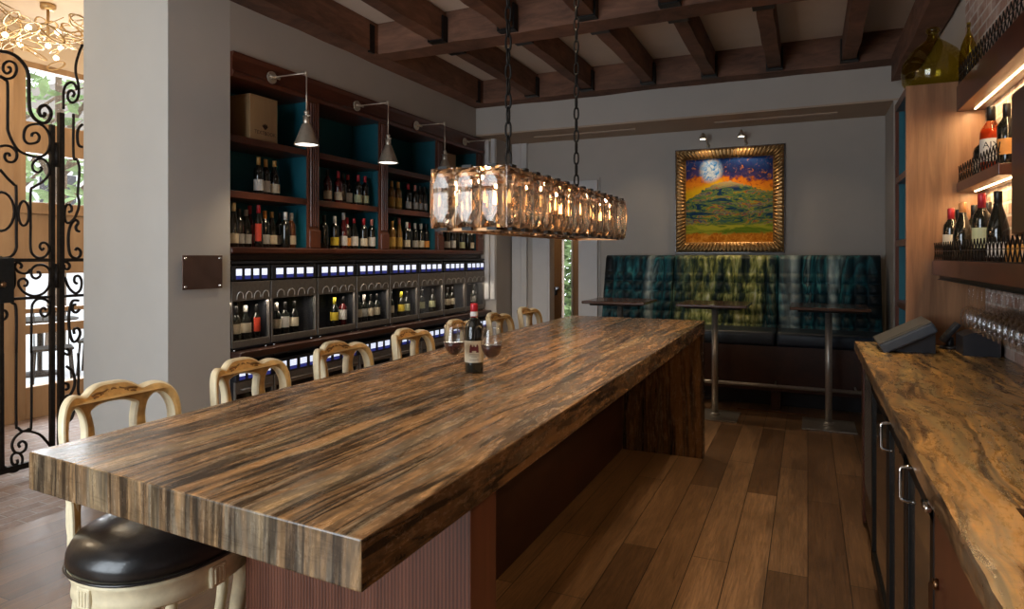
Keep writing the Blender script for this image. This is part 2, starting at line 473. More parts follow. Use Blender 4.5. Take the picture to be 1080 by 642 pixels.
# lobby: outer wall with timber framed glazing
gl0, gl1 = 3.736, 5.55
mb = MB()
mb.box(-7.05, -6.87, -1.7, 3.60, 0, CZ).box(-7.05, -6.87, 5.70, 6.6, 0, CZ).box(-7.05, -6.87, 3.60, 5.70, 3.45, CZ)
struct('wall_lobby_outer', mb, M['lobby'])
mb = MB()
def rail(z0, z1, y0=3.60, y1=5.70, x0=-6.95, x1=-6.85): mb.box(x0, x1, y0, y1, z0, z1, bev=.006)
rail(0, .307); rail(.818, .909); rail(1.02, 1.064, x1=-6.87); rail(1.402, 1.986); rail(1.986, 2.10, x1=-6.82); rail(2.579, 2.88); rail(3.40, 3.46)
mb.box(-6.96, -6.84, 3.595, gl0, 0, 3.46, bev=.006).box(-6.96, -6.84, 4.64, 4.72, 0, 3.46, bev=.006).box(-6.96, -6.84, gl1, 5.70, 0, 3.46, bev=.006)
w1 = struct('window_1', mb, M['lobbywood'])
MB().box(-6.91, -6.905, gl0, gl1, .30, 3.42).build('pane', M['pane'], w1)
sbox('trim_lobby_pilaster', M['lobbywood'], -6.87, -6.78, 3.30, 3.60, 0, 3.55, bev=.01)
sbox('baseboard_lobby', M['lobbywood'], -6.87, -6.80, -1.6, 3.30, 0, .16, bev=.01)
# doorway in the back wall: flat casings, passage beyond
mb = MB()
mb.box(-3.42, -3.20, 8.165, 8.20, 0, 2.57, bev=.004).box(-2.73, -2.50, 8.165, 8.20, 0, 2.57, bev=.004).box(-3.1995, -2.7305, 8.166, 8.20, 2.08, 2.57)
mb.box(-3.1999, -3.17, 8.17, 8.35, 0, 2.0795).box(-2.76, -2.7301, 8.17, 8.35, 0, 2.0795)
struct('trim_doorway', mb, M['white'])
mb = MB()
mb.box(-2.475, -2.468, 8.185, 8.20, 0, 2.60)
struct('trim_edge_strip', mb, M['darksteel'])
mb = MB()
mb.box(-3.72, -3.50, 8.15, 8.20, 0, 3.12, bev=.006).box(-3.60, -3.585, 8.14, 8.16, 0, 3.12)
struct('trim_corner_pilaster', mb, M['white'])
mb = MB().box(-3.90, -3.83, 7.66, 7.70, 1.0, 3.12, bev=.01).box(-3.81, -3.745, 7.66, 7.70, 1.0, 3.12, bev=.01)
struct('trim_pier_mouldings', mb, M['white'])
# passage beyond the doorway
mb = MB().box(-4.6, -3.46, 9.45, 9.55, 0, 3.0).box(-3.28, -3.17, 9.45, 9.55, 0, 3.0).box(-3.17, -2.3, 9.45, 9.55, 0, 3.0).box(-3.46, -3.28, 9.45, 9.55, 2.5, 3.0)
struct('wall_passage_far', mb, M['lobbywood'])
sbox('wall_passage_left', M['lobby'], -4.7, -4.6, 8.35, 9.6, 0, 3.0)
sbox('wall_passage_right', M['lobby'], -2.3, -2.2, 8.35, 9.6, 0, 3.0)
sbox('ceiling_passage', M['lobby'], -4.7, -2.2, 8.35, 9.6, 3.0, 3.1)
sbox('floor_passage', M['brickfloor'], -4.7, -2.2, 8.4, 9.6, -.09, .005)
w3 = sbox('window_3', M['white'], -3.30, -3.275, 9.42, 9.48, .25, 2.5)
MB().box(-3.46, -3.28, 9.49, 9.495, .25, 2.5).build('pane', M['pane'], w3)
# ---- roof timbers
def beam(name, x0, x1, y0, y1, z0, z1):
    bm = bmesh.new(); bmesh.ops.create_cube(bm, size=1)
    n = max(2, int(max(x1 - x0, y1 - y0) / .35))
    long_x = (x1 - x0) > (y1 - y0)
    ed = [e for e in bm.edges if abs((e.verts[0].co - e.verts[1].co)[0 if long_x else 1]) > .5]
    bmesh.ops.subdivide_edges(bm, edges=ed, cuts=n, use_grid_fill=True)
    for v in bm.verts:
        w = Vector(((x0 + x1) / 2 + v.co.x * (x1 - x0), (y0 + y1) / 2 + v.co.y * (y1 - y0), (z0 + z1) / 2 + v.co.z * (z1 - z0)))
        if v.co.z < 0:
            w.z += random.uniform(-.008, .008)
            if long_x: w.y += random.uniform(-.008, .008)
            else: w.x += random.uniform(-.008, .008)
        v.co = w
    return tag(MB().bm(bm).build(name, M['oldbeam']), kind='structure')
beam('ceiling_beam', -3.9, .93, 7.20, 7.43, 3.475, CZ)
beam('ceiling_beam', -3.9, .93, 5.03, 5.28, 3.475, CZ)
beam('ceiling_beam', -3.9, .93, 2.72, 2.95, 3.475, CZ)
beam('ceiling_beam', -3.9, .93, .40, .63, 3.475, CZ)
beam('ceiling_beam', -3.895, -3.68, 3.2, 7.20, 3.475, 3.755)
beam('ceiling_beam', .735, .911, -1.5, 7.20, 3.263, 3.50)
JX = (-3.0, -2.315, -1.61, -.955, -.31, .37)
brk = []
for x in JX:
    for a, b in ((5.28, 7.20), (2.95, 5.03), (.63, 2.72)):
        j = beam('ceiling_joist', x - .062, x + .062, a + .006, b - .006, 3.50, 3.745)
        mb = MB()
        for y in (a, b):
            s = 1 if y == a else -1
            mb.box(x - .080, x - .064, min(y + s * .005, y + s * .09), max(y + s * .005, y + s * .09), 3.485, 3.70)
            mb.box(x + .064, x + .080, min(y + s * .005, y + s * .09), max(y + s * .005, y + s * .09), 3.485, 3.70)
            mb.box(x - .080, x + .080, min(y + s * .005, y + s * .09), max(y + s * .005, y + s * .09), 3.478, 3.492)
        mb.build('joist_hanger', M['black'], j)
# the left edge beam has two dark straps
mb = MB()
for y in (5.0, 7.15): mb.box(-3.70, -3.672, y - .10, y - .03, 3.46, 3.72)
tag(mb.build('beam_strap', M['black']), kind='structure')
# linear air slots in the niche soffit
for x0, x1, lab in ((-3.21, -1.92, 'long narrow white air slot in the tan soffit above the back doorway'), (-.96, .27, 'long narrow white air slot in the tan soffit above the painting')):
    t = thing('linear_vent', ((x0 + x1) / 2, 7.79, 3.11), lab, 'vent', 'linear vents in the niche soffit')
    MB().box(x0, x1, 7.755, 7.775, 3.108, 3.119).box(x0, x1, 7.805, 7.825, 3.108, 3.119).box(x0 - .02, x0, 7.755, 7.825, 3.108, 3.119).box(x1, x1 + .02, 7.755, 7.825, 3.108, 3.119).build('frame', M['niche'], t)
    MB().box(x0, x1, 7.775, 7.805, 3.112, 3.1195).build('slot', M['black'], t)

# ------------------------------------------------------------------ outdoors
sbox('ground_outside', M['paving'], -30, -7.2, -12, 22, -.12, -.02)
sbox('ground_outside_back', M['paving'], -9, 4, 9.6, 24, -.12, -.02)
def tree(x, y, h, r, lab, seed, grp='trees outside the lobby windows', nleaf=700, low=.35):
    rnd = random.Random(seed)
    t = thing('tree', (x, y, -.02), lab, 'tree', grp)
    mb = MB(); mb.tube([(x, y, -.02), (x + .1, y, h * .3), (x, y + .1, h * .55), (x + .05, y, h * .85)], [.16, .12, .09, .03], 8)
    for k in range(7):
        a = rnd.uniform(0, 6.28); z = h * rnd.uniform(.3, .6)
        mb.tube([(x, y, z), (x + cos(a) * r * .5, y + sin(a) * r * .5, z + h * .14), (x + cos(a) * r * .9, y + sin(a) * r * .9, z + h * .2)], [.05, .03, .01], 5)
    mb.build('trunk', M['bark'], t)
    mb = MB()
    for k in range(nleaf):
        a = rnd.uniform(0, 6.28); u = rnd.random() ** .5; z = h * rnd.uniform(low, 1.0)
        rr = r * u * (1.0 - .5 * abs((z / h - .6) / .4) ** 2)
        p = Vector((x + cos(a) * rr, y + sin(a) * rr, z))
        d1 = Vector((rnd.uniform(-1, 1), rnd.uniform(-1, 1), rnd.uniform(-.6, .6))).normalized(); d2 = d1.orthogonal().normalized()
        s = rnd.uniform(.06, .15)
        mb.add([p - d1 * s * 1.5, p + d2 * s * .6, p + d1 * s * 1.5, p - d2 * s * .6], [(0, 1, 2, 3)])
    mb.build('foliage', M['leafgreen'], t, fix=False)
tree(-11.8, 6.9, 6.2, 1.7, 'leafy green tree outside the lobby glazing, nearest the wooden pilaster', 3, nleaf=420)
tree(-12.3, 11.0, 6.0, 1.6, 'leafy green tree outside the lobby glazing, close beside the grey pillar', 5, nleaf=420)
tree(-16.5, 8.6, 7.5, 2.2, 'tall pale tree far outside behind the lobby glazing', 8, nleaf=350)
t = thing('shrub', (-4.2, 12.2, -.02), 'green shrub seen through the narrow window past the back doorway', 'shrub')
rnd = random.Random(4); mb = MB()
for k in range(2600):
    a = rnd.uniform(0, 6.28); z = rnd.uniform(.05, 3.4); rr = .85 * rnd.random() ** .5
    p = Vector((-4.2 + cos(a) * rr, 12.2 + sin(a) * rr, z))
    d1 = Vector((rnd.uniform(-1, 1), rnd.uniform(-1, 1), rnd.uniform(-.6, .6))).normalized(); d2 = d1.orthogonal().normalized(); s = rnd.uniform(.05, .11)
    mb.add([p - d1 * s * 1.4, p + d2 * s * .6, p + d1 * s * 1.4, p - d2 * s * .6], [(0, 1, 2, 3)])
mb.build('foliage', M['leafgreen'], t, fix=False)
MB().tube([(-4.2, 12.2, -.02), (-4.15, 12.2, 1.2), (-4.25, 12.25, 2.4)], [.05, .04, .02]).build('stem', M['bark'], t)
# a pale house across the street and cafe furniture outside
t = thing('house', (-24, 13.5, -.02), 'pale house with windows far across the street outside', 'house')
MB().box(-26, -22, 9, 18, -.02, 5.2).build('wall', M['white'], t)
MB().prism([(8.6, 5.2), (13.5, 7.4), (18.4, 5.2)], 'x', -26.3, -21.7).build('roof', M['darksteel'], t)
for y in (10.2, 12.4, 14.6): MB().box(-22.02, -21.96, y, y + 1.1, 2.6, 4.2).build('window', M['blackplastic'], t)
def patio_chair(x, y, rot, lab):
    t = thing('patio_chair', (x, y, -.02), lab, 'chair', 'patio chairs outside the lobby')
    mb = MB().box(-.21, .21, -.2, .2, .43, .46, bev=.01); mb.build('seat', M['iron'], t, loc=(0, 0, 0)).location = (0, 0, 0)
    mb = MB()
    for k in range(5): mb.tube([(-.18 + .09 * k, .19, .46), (-.18 + .09 * k, .25, .88)], .008, 6)
    mb.tube([(-.2, .25, .88), (.2, .25, .88)], .012, 6)
    mb.build('backrest', M['iron'], t, loc=(0, 0, 0)).location = (0, 0, 0)
    for sx in (-1, 1):
        for sy in (-1, 1):
            o = MB().tube([(sx * .18, sy * .17, .44), (sx * .21, sy * .2, 0)], .014, 6).build('leg', M['iron'], t, loc=(0, 0, 0)); o.location = (0, 0, 0)
    t.rotation_euler.z = rot
patio_chair(-8.6, 5.0, 1.1, 'dark patio chair outside the lobby glazing, nearer the wooden pilaster')
patio_chair(-8.9, 5.75, -.7, 'dark patio chair outside the lobby glazing, nearer the grey pillar')
t = thing('patio_table', (-9.4, 5.3, -.02), 'dark round patio table between the chairs outside the lobby', 'table')
MB().lathe([(.42, 0), (.44, .01), (.44, .03), (.42, .035)], (-9.4, 5.3, .70), 24).build('tabletop', M['iron'], t)
MB().lathe([(.24, 0), (.22, .03), (.03, .06), (.03, .72)], (-9.4, 5.3, -.02), 16).build('pedestal', M['iron'], t)
# things in the passage
t = thing('planter', (-3.50, 9.22, 0.005), 'dark blue pot on the floor past the back doorway', 'pot')
MB().lathe([(.10, 0), (.13, .15), (.17, .42), (.185, .46), (.165, .47), (.15, .42)], (-3.50, 9.2, .005), 20).build('pot', M['blueleather'], t)
MB().lathe([(.15, 0), (0, .02)], (-3.50, 9.2, .41), 16).build('soil', M['bark'], t)
t = thing('wall_shelf', (-3.62, 9.35, 1.02), 'small dark shelf on the wooden wall past the back doorway', 'shelf')
MB().box(-3.80, -3.50, 9.27, 9.448, 1.06, 1.10, bev=.006).build('board', M['darkwood'], t)
MB().box(-3.76, -3.73, 9.30, 9.448, .97, 1.06).build('bracket', M['black'], t)
MB().box(-3.57, -3.54, 9.30, 9.448, .97, 1.06).build('bracket', M['black'], t)
GATE_LEAF={'leaf_arch':[(2.620,2.998),(2.673,3.003),(2.727,2.988),(2.776,2.941),(2.800,2.879),(2.803,2.771),(2.807,2.649),(2.826,2.591),(2.867,2.557),(2.915,2.556),(2.948,2.601),(2.951,2.651),(2.922,2.683),(2.886,2.672),(2.870,2.634),(2.883,2.602),(2.905,2.606),(2.912,2.632)],
 'scroll a':[(2.620,2.827),(2.661,2.817),(2.703,2.841),(2.724,2.893),(2.712,2.937),(2.673,2.943),(2.643,2.912),(2.640,2.872),(2.661,2.854),(2.685,2.876),(2.682,2.902),(2.667,2.898)],
 'scroll b':[(2.620,2.820),(2.649,2.808),(2.667,2.772),(2.667,2.520),(2.673,2.441),(2.727,2.336),(2.800,2.303),(2.867,2.298),(2.922,2.334),(2.947,2.404),(2.941,2.473),(2.909,2.524),(2.867,2.537),(2.807,2.519),(2.776,2.479),(2.771,2.417),(2.794,2.387),(2.828,2.390),(2.864,2.412),(2.873,2.448),(2.854,2.472),(2.826,2.461),(2.822,2.439)],
 'scroll c':[(2.620,2.337),(2.655,2.349),(2.691,2.344),(2.721,2.315),(2.724,2.275),(2.703,2.242),(2.667,2.239),(2.649,2.265),(2.655,2.292),(2.676,2.295),(2.679,2.276)],
 'scroll d':[(2.620,2.177),(2.667,2.121),(2.709,2.079),(2.721,2.047),(2.722,1.711),(2.721,1.630),(2.691,1.577),(2.643,1.563),(2.620,1.570)],
 'scroll e':[(2.815,1.782),(2.815,2.035),(2.838,2.078),(2.902,2.126),(2.939,2.186),(2.935,2.248),(2.902,2.286),(2.860,2.280),(2.829,2.242),(2.832,2.201),(2.864,2.186),(2.888,2.208),(2.880,2.231)],
 'scroll f':[(2.815,1.795),(2.815,1.631),(2.838,1.580),(2.876,1.563),(2.919,1.580),(2.940,1.633),(2.919,1.671),(2.889,1.672),(2.876,1.646),(2.891,1.622),(2.905,1.636)],
 'scroll g':[(2.948,1.422),(2.941,1.478),(2.902,1.510),(2.851,1.508),(2.819,1.474),(2.826,1.429),(2.854,1.415),(2.880,1.435),(2.873,1.460),(2.857,1.459)],
 'scroll h':[(2.948,1.422),(2.941,1.359),(2.902,1.305),(2.838,1.288),(2.776,1.315),(2.739,1.364),(2.739,1.401),(2.769,1.417),(2.794,1.393),(2.788,1.366),(2.769,1.366)],
 'scroll i':[(2.813,1.481),(2.788,1.454),(2.745,1.459),(2.715,1.489),(2.718,1.523),(2.739,1.529),(2.757,1.509),(2.748,1.489)],
 'scroll j':[(2.703,1.483),(2.712,1.443),(2.712,1.376),(2.691,1.323)],
 'scroll k':[(2.819,0.878),(2.822,1.179),(2.835,1.240),(2.870,1.266),(2.915,1.256),(2.948,1.226)],
 'scroll l':[(2.935,1.213),(2.941,1.163),(2.915,1.134),(2.886,1.150),(2.883,1.185),(2.905,1.197),(2.919,1.179)],
 'scroll m':[(2.620,1.261),(2.661,1.265),(2.697,1.246),(2.721,1.194),(2.721,0.892)],
 'scroll n':[(2.620,1.136),(2.649,1.137),(2.664,1.165),(2.652,1.196),(2.629,1.194)],
 'scroll o':[(2.721,0.905),(2.721,0.409),(2.733,0.359),(2.763,0.328),(2.800,0.335),(2.819,0.372),(2.821,0.892)],
 'scroll p':[(2.763,0.328),(2.819,0.310),(2.883,0.267),(2.948,0.173)],
 'scroll q':[(2.763,0.328),(2.715,0.296),(2.694,0.248),(2.709,0.197),(2.745,0.177),(2.779,0.191),(2.785,0.230),(2.760,0.257),(2.736,0.243),(2.745,0.217)],
 'scroll r':[(2.694,0.121),(2.691,0.162),(2.709,0.184),(2.739,0.178),(2.760,0.142),(2.757,0.096),(2.727,0.058),(2.679,0.065),(2.649,0.107),(2.639,0.163),(2.637,0.897)],
 'scroll s':[(2.694,0.121),(2.709,0.103),(2.730,0.111),(2.727,0.135)]}
GATE_FIXED={'scroll a':[(3.182,3.210),(3.154,3.129),(3.133,3.043),(3.133,2.970),(3.150,2.902),(3.154,2.823),(3.133,2.764),(3.097,2.745),(3.073,2.776),(3.080,2.820),(3.104,2.837),(3.122,2.816),(3.108,2.791)],
 'scroll b':[(3.140,2.849),(3.125,2.889),(3.094,2.896),(3.059,2.866),(3.042,2.805),(3.042,2.683)],
 'scroll c':[(3.182,2.595),(3.154,2.560),(3.143,2.508),(3.147,2.450),(3.161,2.423),(3.182,2.419)],
 'scroll d':[(3.115,2.662),(3.115,2.344),(3.140,2.318),(3.157,2.269),(3.157,2.189),(3.147,2.057),(3.157,1.992),(3.147,1.926),(3.118,1.859),(3.077,1.828),(3.052,1.855),(3.052,1.927),(3.070,1.968),(3.097,1.959),(3.101,1.923),(3.080,1.911)],
 'scroll e':[(3.161,1.766),(3.140,1.773),(3.133,1.801),(3.150,1.831),(3.133,1.852),(3.104,1.829),(3.083,1.771),(3.077,1.677),(3.090,1.591),(3.125,1.562),(3.161,1.576),(3.168,1.613),(3.143,1.638),(3.129,1.620)],
 'scroll f':[(3.049,1.534),(3.077,1.523),(3.087,1.497),(3.070,1.476),(3.049,1.487),(3.046,1.512)],
 'scroll g':[(3.052,1.419),(3.070,1.361),(3.097,1.317),(3.133,1.293),(3.168,1.321),(3.175,1.386),(3.154,1.423),(3.125,1.417),(3.122,1.381),(3.143,1.365)],
 'scroll h':[(3.161,1.168),(3.133,1.144),(3.108,1.164),(3.111,1.200),(3.133,1.206)],
 'scroll i':[(3.154,1.234),(3.111,1.236),(3.090,1.187),(3.080,1.109),(3.087,1.000),(3.111,0.925),(3.147,0.936),(3.165,0.985),(3.147,1.023),(3.118,1.015),(3.122,0.982)],
 'scroll j':[(3.042,0.848),(3.077,0.829),(3.083,0.857),(3.063,0.878)],
 'scroll k':[(3.063,0.745),(3.104,0.702),(3.125,0.634),(3.115,0.563),(3.077,0.506)],
 'scroll l':[(3.042,0.620),(3.073,0.607),(3.077,0.577),(3.056,0.567)],
 'scroll m':[(3.150,0.833),(3.154,0.702),(3.150,0.542),(3.168,0.495)],
 'scroll n':[(3.049,0.511),(3.077,0.520),(3.104,0.486),(3.118,0.418),(3.104,0.348),(3.070,0.320)]}
GATE_RING={'ring a':[(2.709,1.891),(2.705,1.849),(2.693,1.810),(2.675,1.779),(2.653,1.759),(2.629,1.751),(2.604,1.757),(2.583,1.775),(2.566,1.804),(2.555,1.841),(2.551,1.882),(2.555,1.923),(2.566,1.961),(2.583,1.992),(2.604,2.013),(2.629,2.022),(2.653,2.017),(2.675,2.000),(2.693,1.971),(2.705,1.934),(2.709,1.891)],
 'ring b':[(2.804,1.884),(2.802,1.856),(2.798,1.831),(2.790,1.811),(2.780,1.798),(2.769,1.794),(2.759,1.797),(2.749,1.809),(2.742,1.828),(2.737,1.853),(2.735,1.880),(2.737,1.907),(2.742,1.931),(2.749,1.951),(2.759,1.965),(2.769,1.970),(2.780,1.966),(2.790,1.954),(2.798,1.935),(2.802,1.911),(2.804,1.884)]}
# ------------------------------------------------------------------ wrought iron gate and lobby lamp
def gate_poly(mb, pts, r=.009, n=5):
    mb.tube(smooth_path([(-5.1, y, z) for y, z in pts], n), r, 6)
gt = thing('iron_gate', (-5.1, 2.3, 0), 'black wrought iron gate leaf with scrollwork and a lock box', 'gate')
mb = MB()
mb.box(-5.115, -5.085, 2.945, 2.975, .09, 2.55); mb.box(-5.115, -5.085, 2.615, 2.637, .09, 1.28)
mb.box(-5.112, -5.088, 2.02, 2.96, 1.535, 1.56); mb.box(-5.112, -5.088, 2.02, 2.96, 1.265, 1.285); mb.box(-5.115, -5.085, 2.02, 2.96, .06, .10)
mb.box(-5.115, -5.085, 2.02, 2.05, .06, 2.95)
mb.tube([(-5.1, 2.02, 2.95), (-5.1, 2.3, 2.99), (-5.1, 2.62, 2.998)], .013, 6)
mb.build('gate_frame', M['iron'], gt)
for k, pts in GATE_LEAF.items():
    mb = MB(); gate_poly(mb, pts, .0125 if k == 'leaf_arch' else .0095); mb.build('arch' if k == 'leaf_arch' else 'scroll', M['iron'], gt)
for k, pts in GATE_RING.items():
    mb = MB(); mb.tube([(-5.1, y, z) for y, z in pts[:-1]], .0095, 6, closed=True); mb.build('ring', M['iron'], gt)
MB().box(-5.13, -5.07, 2.55, 2.695, 1.25, 1.565, bev=.006).build('lock_box', M['black'], gt)
MB().lathe([(.012, 0), (.02, .01), (.02, .03), (.008, .04)], (-5.065, 2.62, 1.36), 12).build('knob', M['brass'], gt)
for z in (1.43, 2.33):
    o = MB().tube([(-5.085, 2.985, z - .09), (-5.085, 2.985, z + .09)], .016, 10).build('hinge', M['iron'], gt)
gf = thing('side_gate', (-5.1, 3.25, 0), 'fixed black wrought iron scroll panel between gate leaf and pillar', 'gate')
mb = MB()
mb.box(-5.118, -5.082, 3.005, 3.04, 0, 2.65); mb.box(-5.112, -5.088, 3.03, 3.46, 1.535, 1.56); mb.box(-5.112, -5.088, 3.03, 3.46, 1.265, 1.285); mb.box(-5.118, -5.082, 3.44, 3.475, 0, 3.2)
mb.box(-5.115, -5.085, 3.03, 3.46, .06, .10)
mb.build('frame', M['iron'], gf)
for k, pts in GATE_FIXED.items():
    mb = MB(); gate_poly(mb, pts, .0105); mb.build('scroll', M['iron'], gf)
# lobby lamp: a cloud of thin gilt leaf rings under the ceiling
lc = Vector((-6.0, 3.45, 3.40))
lt = thing('ring_chandelier', tuple(lc + Vector((0, 0, .36))), 'wide gilt chandelier of many thin rings under the lobby ceiling', 'chandelier')
MB().lathe([(.05, 0), (.06, .02), (.06, .05)], (lc.x, lc.y, CZ - .051), 20).build('canopy', M['goldleaf'], lt)
MB().tube([(lc.x, lc.y, CZ - .05), (lc.x, lc.y, 3.42)], .012, 8).build('stem', M['goldleaf'], lt)
rme = MB().tube([(.085 * cos(a * pi / 7), .045 * sin(a * pi / 7), 0) for a in range(14)], .0035, 5, closed=True, flat=2.4).mesh('ring', M['goldleaf'])
rnd = random.Random(11)
for k in range(96):
    a = rnd.uniform(0, 6.28); u = rnd.random() ** .5
    o = inst(rme, 'ring', (cos(a) * u * .55, sin(a) * u * 1.02, -.30 + rnd.uniform(-.14, .16) * (1.1 - .4 * u)), lt)
    o.rotation_euler = (rnd.uniform(-.7, .7), rnd.uniform(-.7, .7), rnd.uniform(0, 3.1)); o.scale = (1.15, 1.15, 1)
bme = MB().lathe([(.0, -.025), (.02, -.012), (.024, 0), (.02, .012), (0, .025)], (0, 0, 0), 10).mesh('bulb', M['lobbybulb'])
for k in range(14):
    a = k * 2.4; u = (k / 14) ** .5
    inst(bme, 'bulb', (cos(a) * u * .48, sin(a) * u * .9, -.36 + .04 * sin(k * 1.7)), lt)

# ------------------------------------------------------------------ plaque on the pillar
t = thing('wall_plaque', (-3.90, 3.25, 1.46), 'square bronze plaque on steel standoffs on the grey pillar', 'plaque')
MB().box(-3.884, -3.876, 3.09, 3.42, 1.345, 1.582, bev=.002).build('plate', M['plaque'], t)
for y in (3.112, 3.398):
    for z in (1.365, 1.562):
        MB().tube([(-3.8995, y, z), (-3.870, y, z)], .010, 12).build('standoff', M['chrome'], t)

# ------------------------------------------------------------------ wine wall: shelving, counter, dispensers
SY0, SY1 = 3.516, 7.62
PIL = (4.415, 5.44, 6.535)
sh = thing('wine_shelving', (-4.1, 5.57, 1.595), 'tall dark red wood wine shelving with teal backs along the left wall', 'shelf')
MB().box(-4.298, -4.285, SY0, SY1, 1.60, 2.93).build('back_panel', M['teal'], sh)
mb = MB().box(-4.285, -3.885, SY0, SY1, 1.595, 1.645, bev=.012)
mb.build('bottom_board', M['cherry'], sh)
MB().box(-4.285, -3.90, SY0, SY1, 2.915, 3.10).build('crown', M['cherry'], sh)
MB().prism([(-3.9, 2.915), (-3.885, 2.915), (-3.872, 2.935), (-3.872, 2.95), (-3.885, 2.965), (-3.885, 3.06), (-3.87, 3.085), (-3.87, 3.099), (-3.9, 3.099)], 'y', SY0, SY1).build('crown_moulding', M['cherry'], sh)
bays = [(SY0, PIL[0]), (PIL[0], PIL[1]), (PIL[1], PIL[2]), (PIL[2], SY1 - .06)]
for a, b in bays:
    a2 = a + .068 if a > 4 else a; b2 = b - .068
    for z in (2.035, 2.455):
        MB().box(-4.285, -3.92, a2 - .03, b2 + .03, z - .018, z + .035, bev=.004).build('shelf_board', M['cherry'], sh)
for y in PIL + (SY1 - .068,):
    MB().box(-4.285, -3.93, y - .030, y + .030, 1.645, 2.915).build('divider', M['teal'], sh)
    mb = MB().box(-3.93, -3.905, y - .068, y + .068, 1.645, 2.915)
    for k in range(4):
        yy = y - .042 + .028 * k
        mb.box(-3.906, -3.892, yy - .009, yy + .009, 1.83, 2.90, bev=.006)
    mb.box(-3.906, -3.888, y - .068, y + .068, 1.645, 1.80, bev=.004)
    mb.build('pilaster', M['cherryv'], sh)
# counter under the dispensers
ct = thing('dispenser_counter', (-4.05, 5.57, 0), 'dark wood counter carrying the row of wine dispensers', 'counter')
MB().box(-4.298, -3.80, SY0, 7.68, .812, .862, bev=.006).build('worktop', M['mahogany'], ct)
mb = MB().box(-4.298, -4.28, SY0, 7.68, .0, .81)
mb.box(-4.28, -3.95, SY0, 7.68, 0, .10)
mb.build('base', M['darkwood'], ct)
MB().box(-4.298, -3.96, SY0, 7.68, 1.545, 1.594).build('valance', M['darkwood'], ct)
UY = [3.367 + .5393 * i for i in range(9)]
ordn = ['first', 'second', 'third', 'fourth', 'fifth', 'sixth', 'seventh', 'eighth', 'ninth', 'tenth', 'eleventh', 'twelfth']
nun = 'zero one two three four five six seven eight nine ten'.split()
def dispenser(w, lower):
    """local: origin on the counter at the middle of the front; front faces +x"""
    t = thing('wine_dispenser', (0, 0, 0), '', 'wine dispenser')
    h = .675 if not lower else .70
    D = .36; a, b = -w / 2, w / 2
    wz0, wz1 = (.075, .375)
    if lower: wz0, wz1 = (.08, .44)
    mb = MB().box(-D, -.022, a, a + .012, .012, h).box(-D, -.022, b - .012, b, .012, h).box(-D, -.002, a, b, h - .02, h).box(-D, -.002, a, b, .012, .03).box(-D, -D + .01, a, b, .012, h)
    mb.build('housing', M['blackplastic'], t, loc=(0, 0, 0)).location = (0, 0, 0)
    f = MB()
    f.box(-.02, .004, a + .004, b - .004, .025, wz0, bev=.003)
    f.box(-.02, .004, a + .004, a + .022, wz0, wz1, bev=.002).box(-.02, .004, b - .022, b - .004, wz0, wz1, bev=.002)
    if not lower:
        f.box(-.02, .002, a + .004, b - .004, wz1, h - .155, bev=.003)
    else:
        f.box(-.02, .002, a + .004, b - .004, wz1, h - .17, bev=.003)
    f.build('front_frame', M['darksteel'], t, loc=(0, 0, 0)).location = (0, 0, 0)
    g = MB().box(-.012, -.008, a + .022, b - .022, wz0, wz1).build('door_glass', M['doorglass'], t, loc=(0, 0, 0)); g.location = (0, 0, 0)
    dz = h - .09 if not lower else h - .11
    p = MB().box(-.03, .006, a + .008, b - .008, dz - .055, dz + .055, bev=.004).build('display_panel', M['blackplastic'], t, loc=(0, 0, 0)); p.location = (0, 0, 0)
    for k in range(4):
        y = a + w * (.17 + .22 * k)
        s = MB().box(.006, .0085, y - .038, y + .038, dz - .018, dz + .032, bev=.001).build('screen', M['screen'], p, loc=(0, 0, 0)); s.location = (0, 0, 0)
        s = MB().box(.006, .008, y - .038, y + .038, dz - .046, dz - .02, bev=.001).build('screen_base', M['screenblue'], p, loc=(0, 0, 0)); s.location = (0, 0, 0)
        if not lower:
            mb = MB().tube(smooth_path([(.003, y - .022, .385), (.008, y - .022, .42), (.022, y - .012, .443), (.034, y + .008, .440), (.036, y + .020, .42), (.036, y + .022, .395)], 4), .0038, 8)
            mb.build('spout', M['steel'], t, loc=(0, 0, 0)).location = (0, 0, 0)
    if not lower:
        mb = MB().box(.0, .012, a + .03, b - .03, .045, .055)
        for yy in (a + .05, b - .05):
            fo = MB().lathe([(.012, 0), (.014, .004), (.010, .014)], (-.012, yy, 0), 10).build('foot', M['chrome'], t, loc=(0, 0, 0)); fo.location = (0, 0, 0)
    else:
        mb = MB().tube([(.03, a + .06, wz1 + .035), (.03, b - .06, wz1 + .035)], .007, 8)
        for yy in (a + .07, b - .07): mb.tube([(0, yy, wz1 + .035), (.03, yy, wz1 + .035)], .005, 6)
        mb.build('handle', M['darksteel'], t, loc=(0, 0, 0)).location = (0, 0, 0)
    return t
desc = ['three dark bottles, one red labelled', 'three pale labelled bottles', 'a yellow labelled bottle', 'four cream labelled bottles', 'a yellow capped bottle', 'two pale green labels', 'two cream labels', 'a nearly empty dark window']
dp = dispenser(.531, False); dl = dispenser(.531, True)
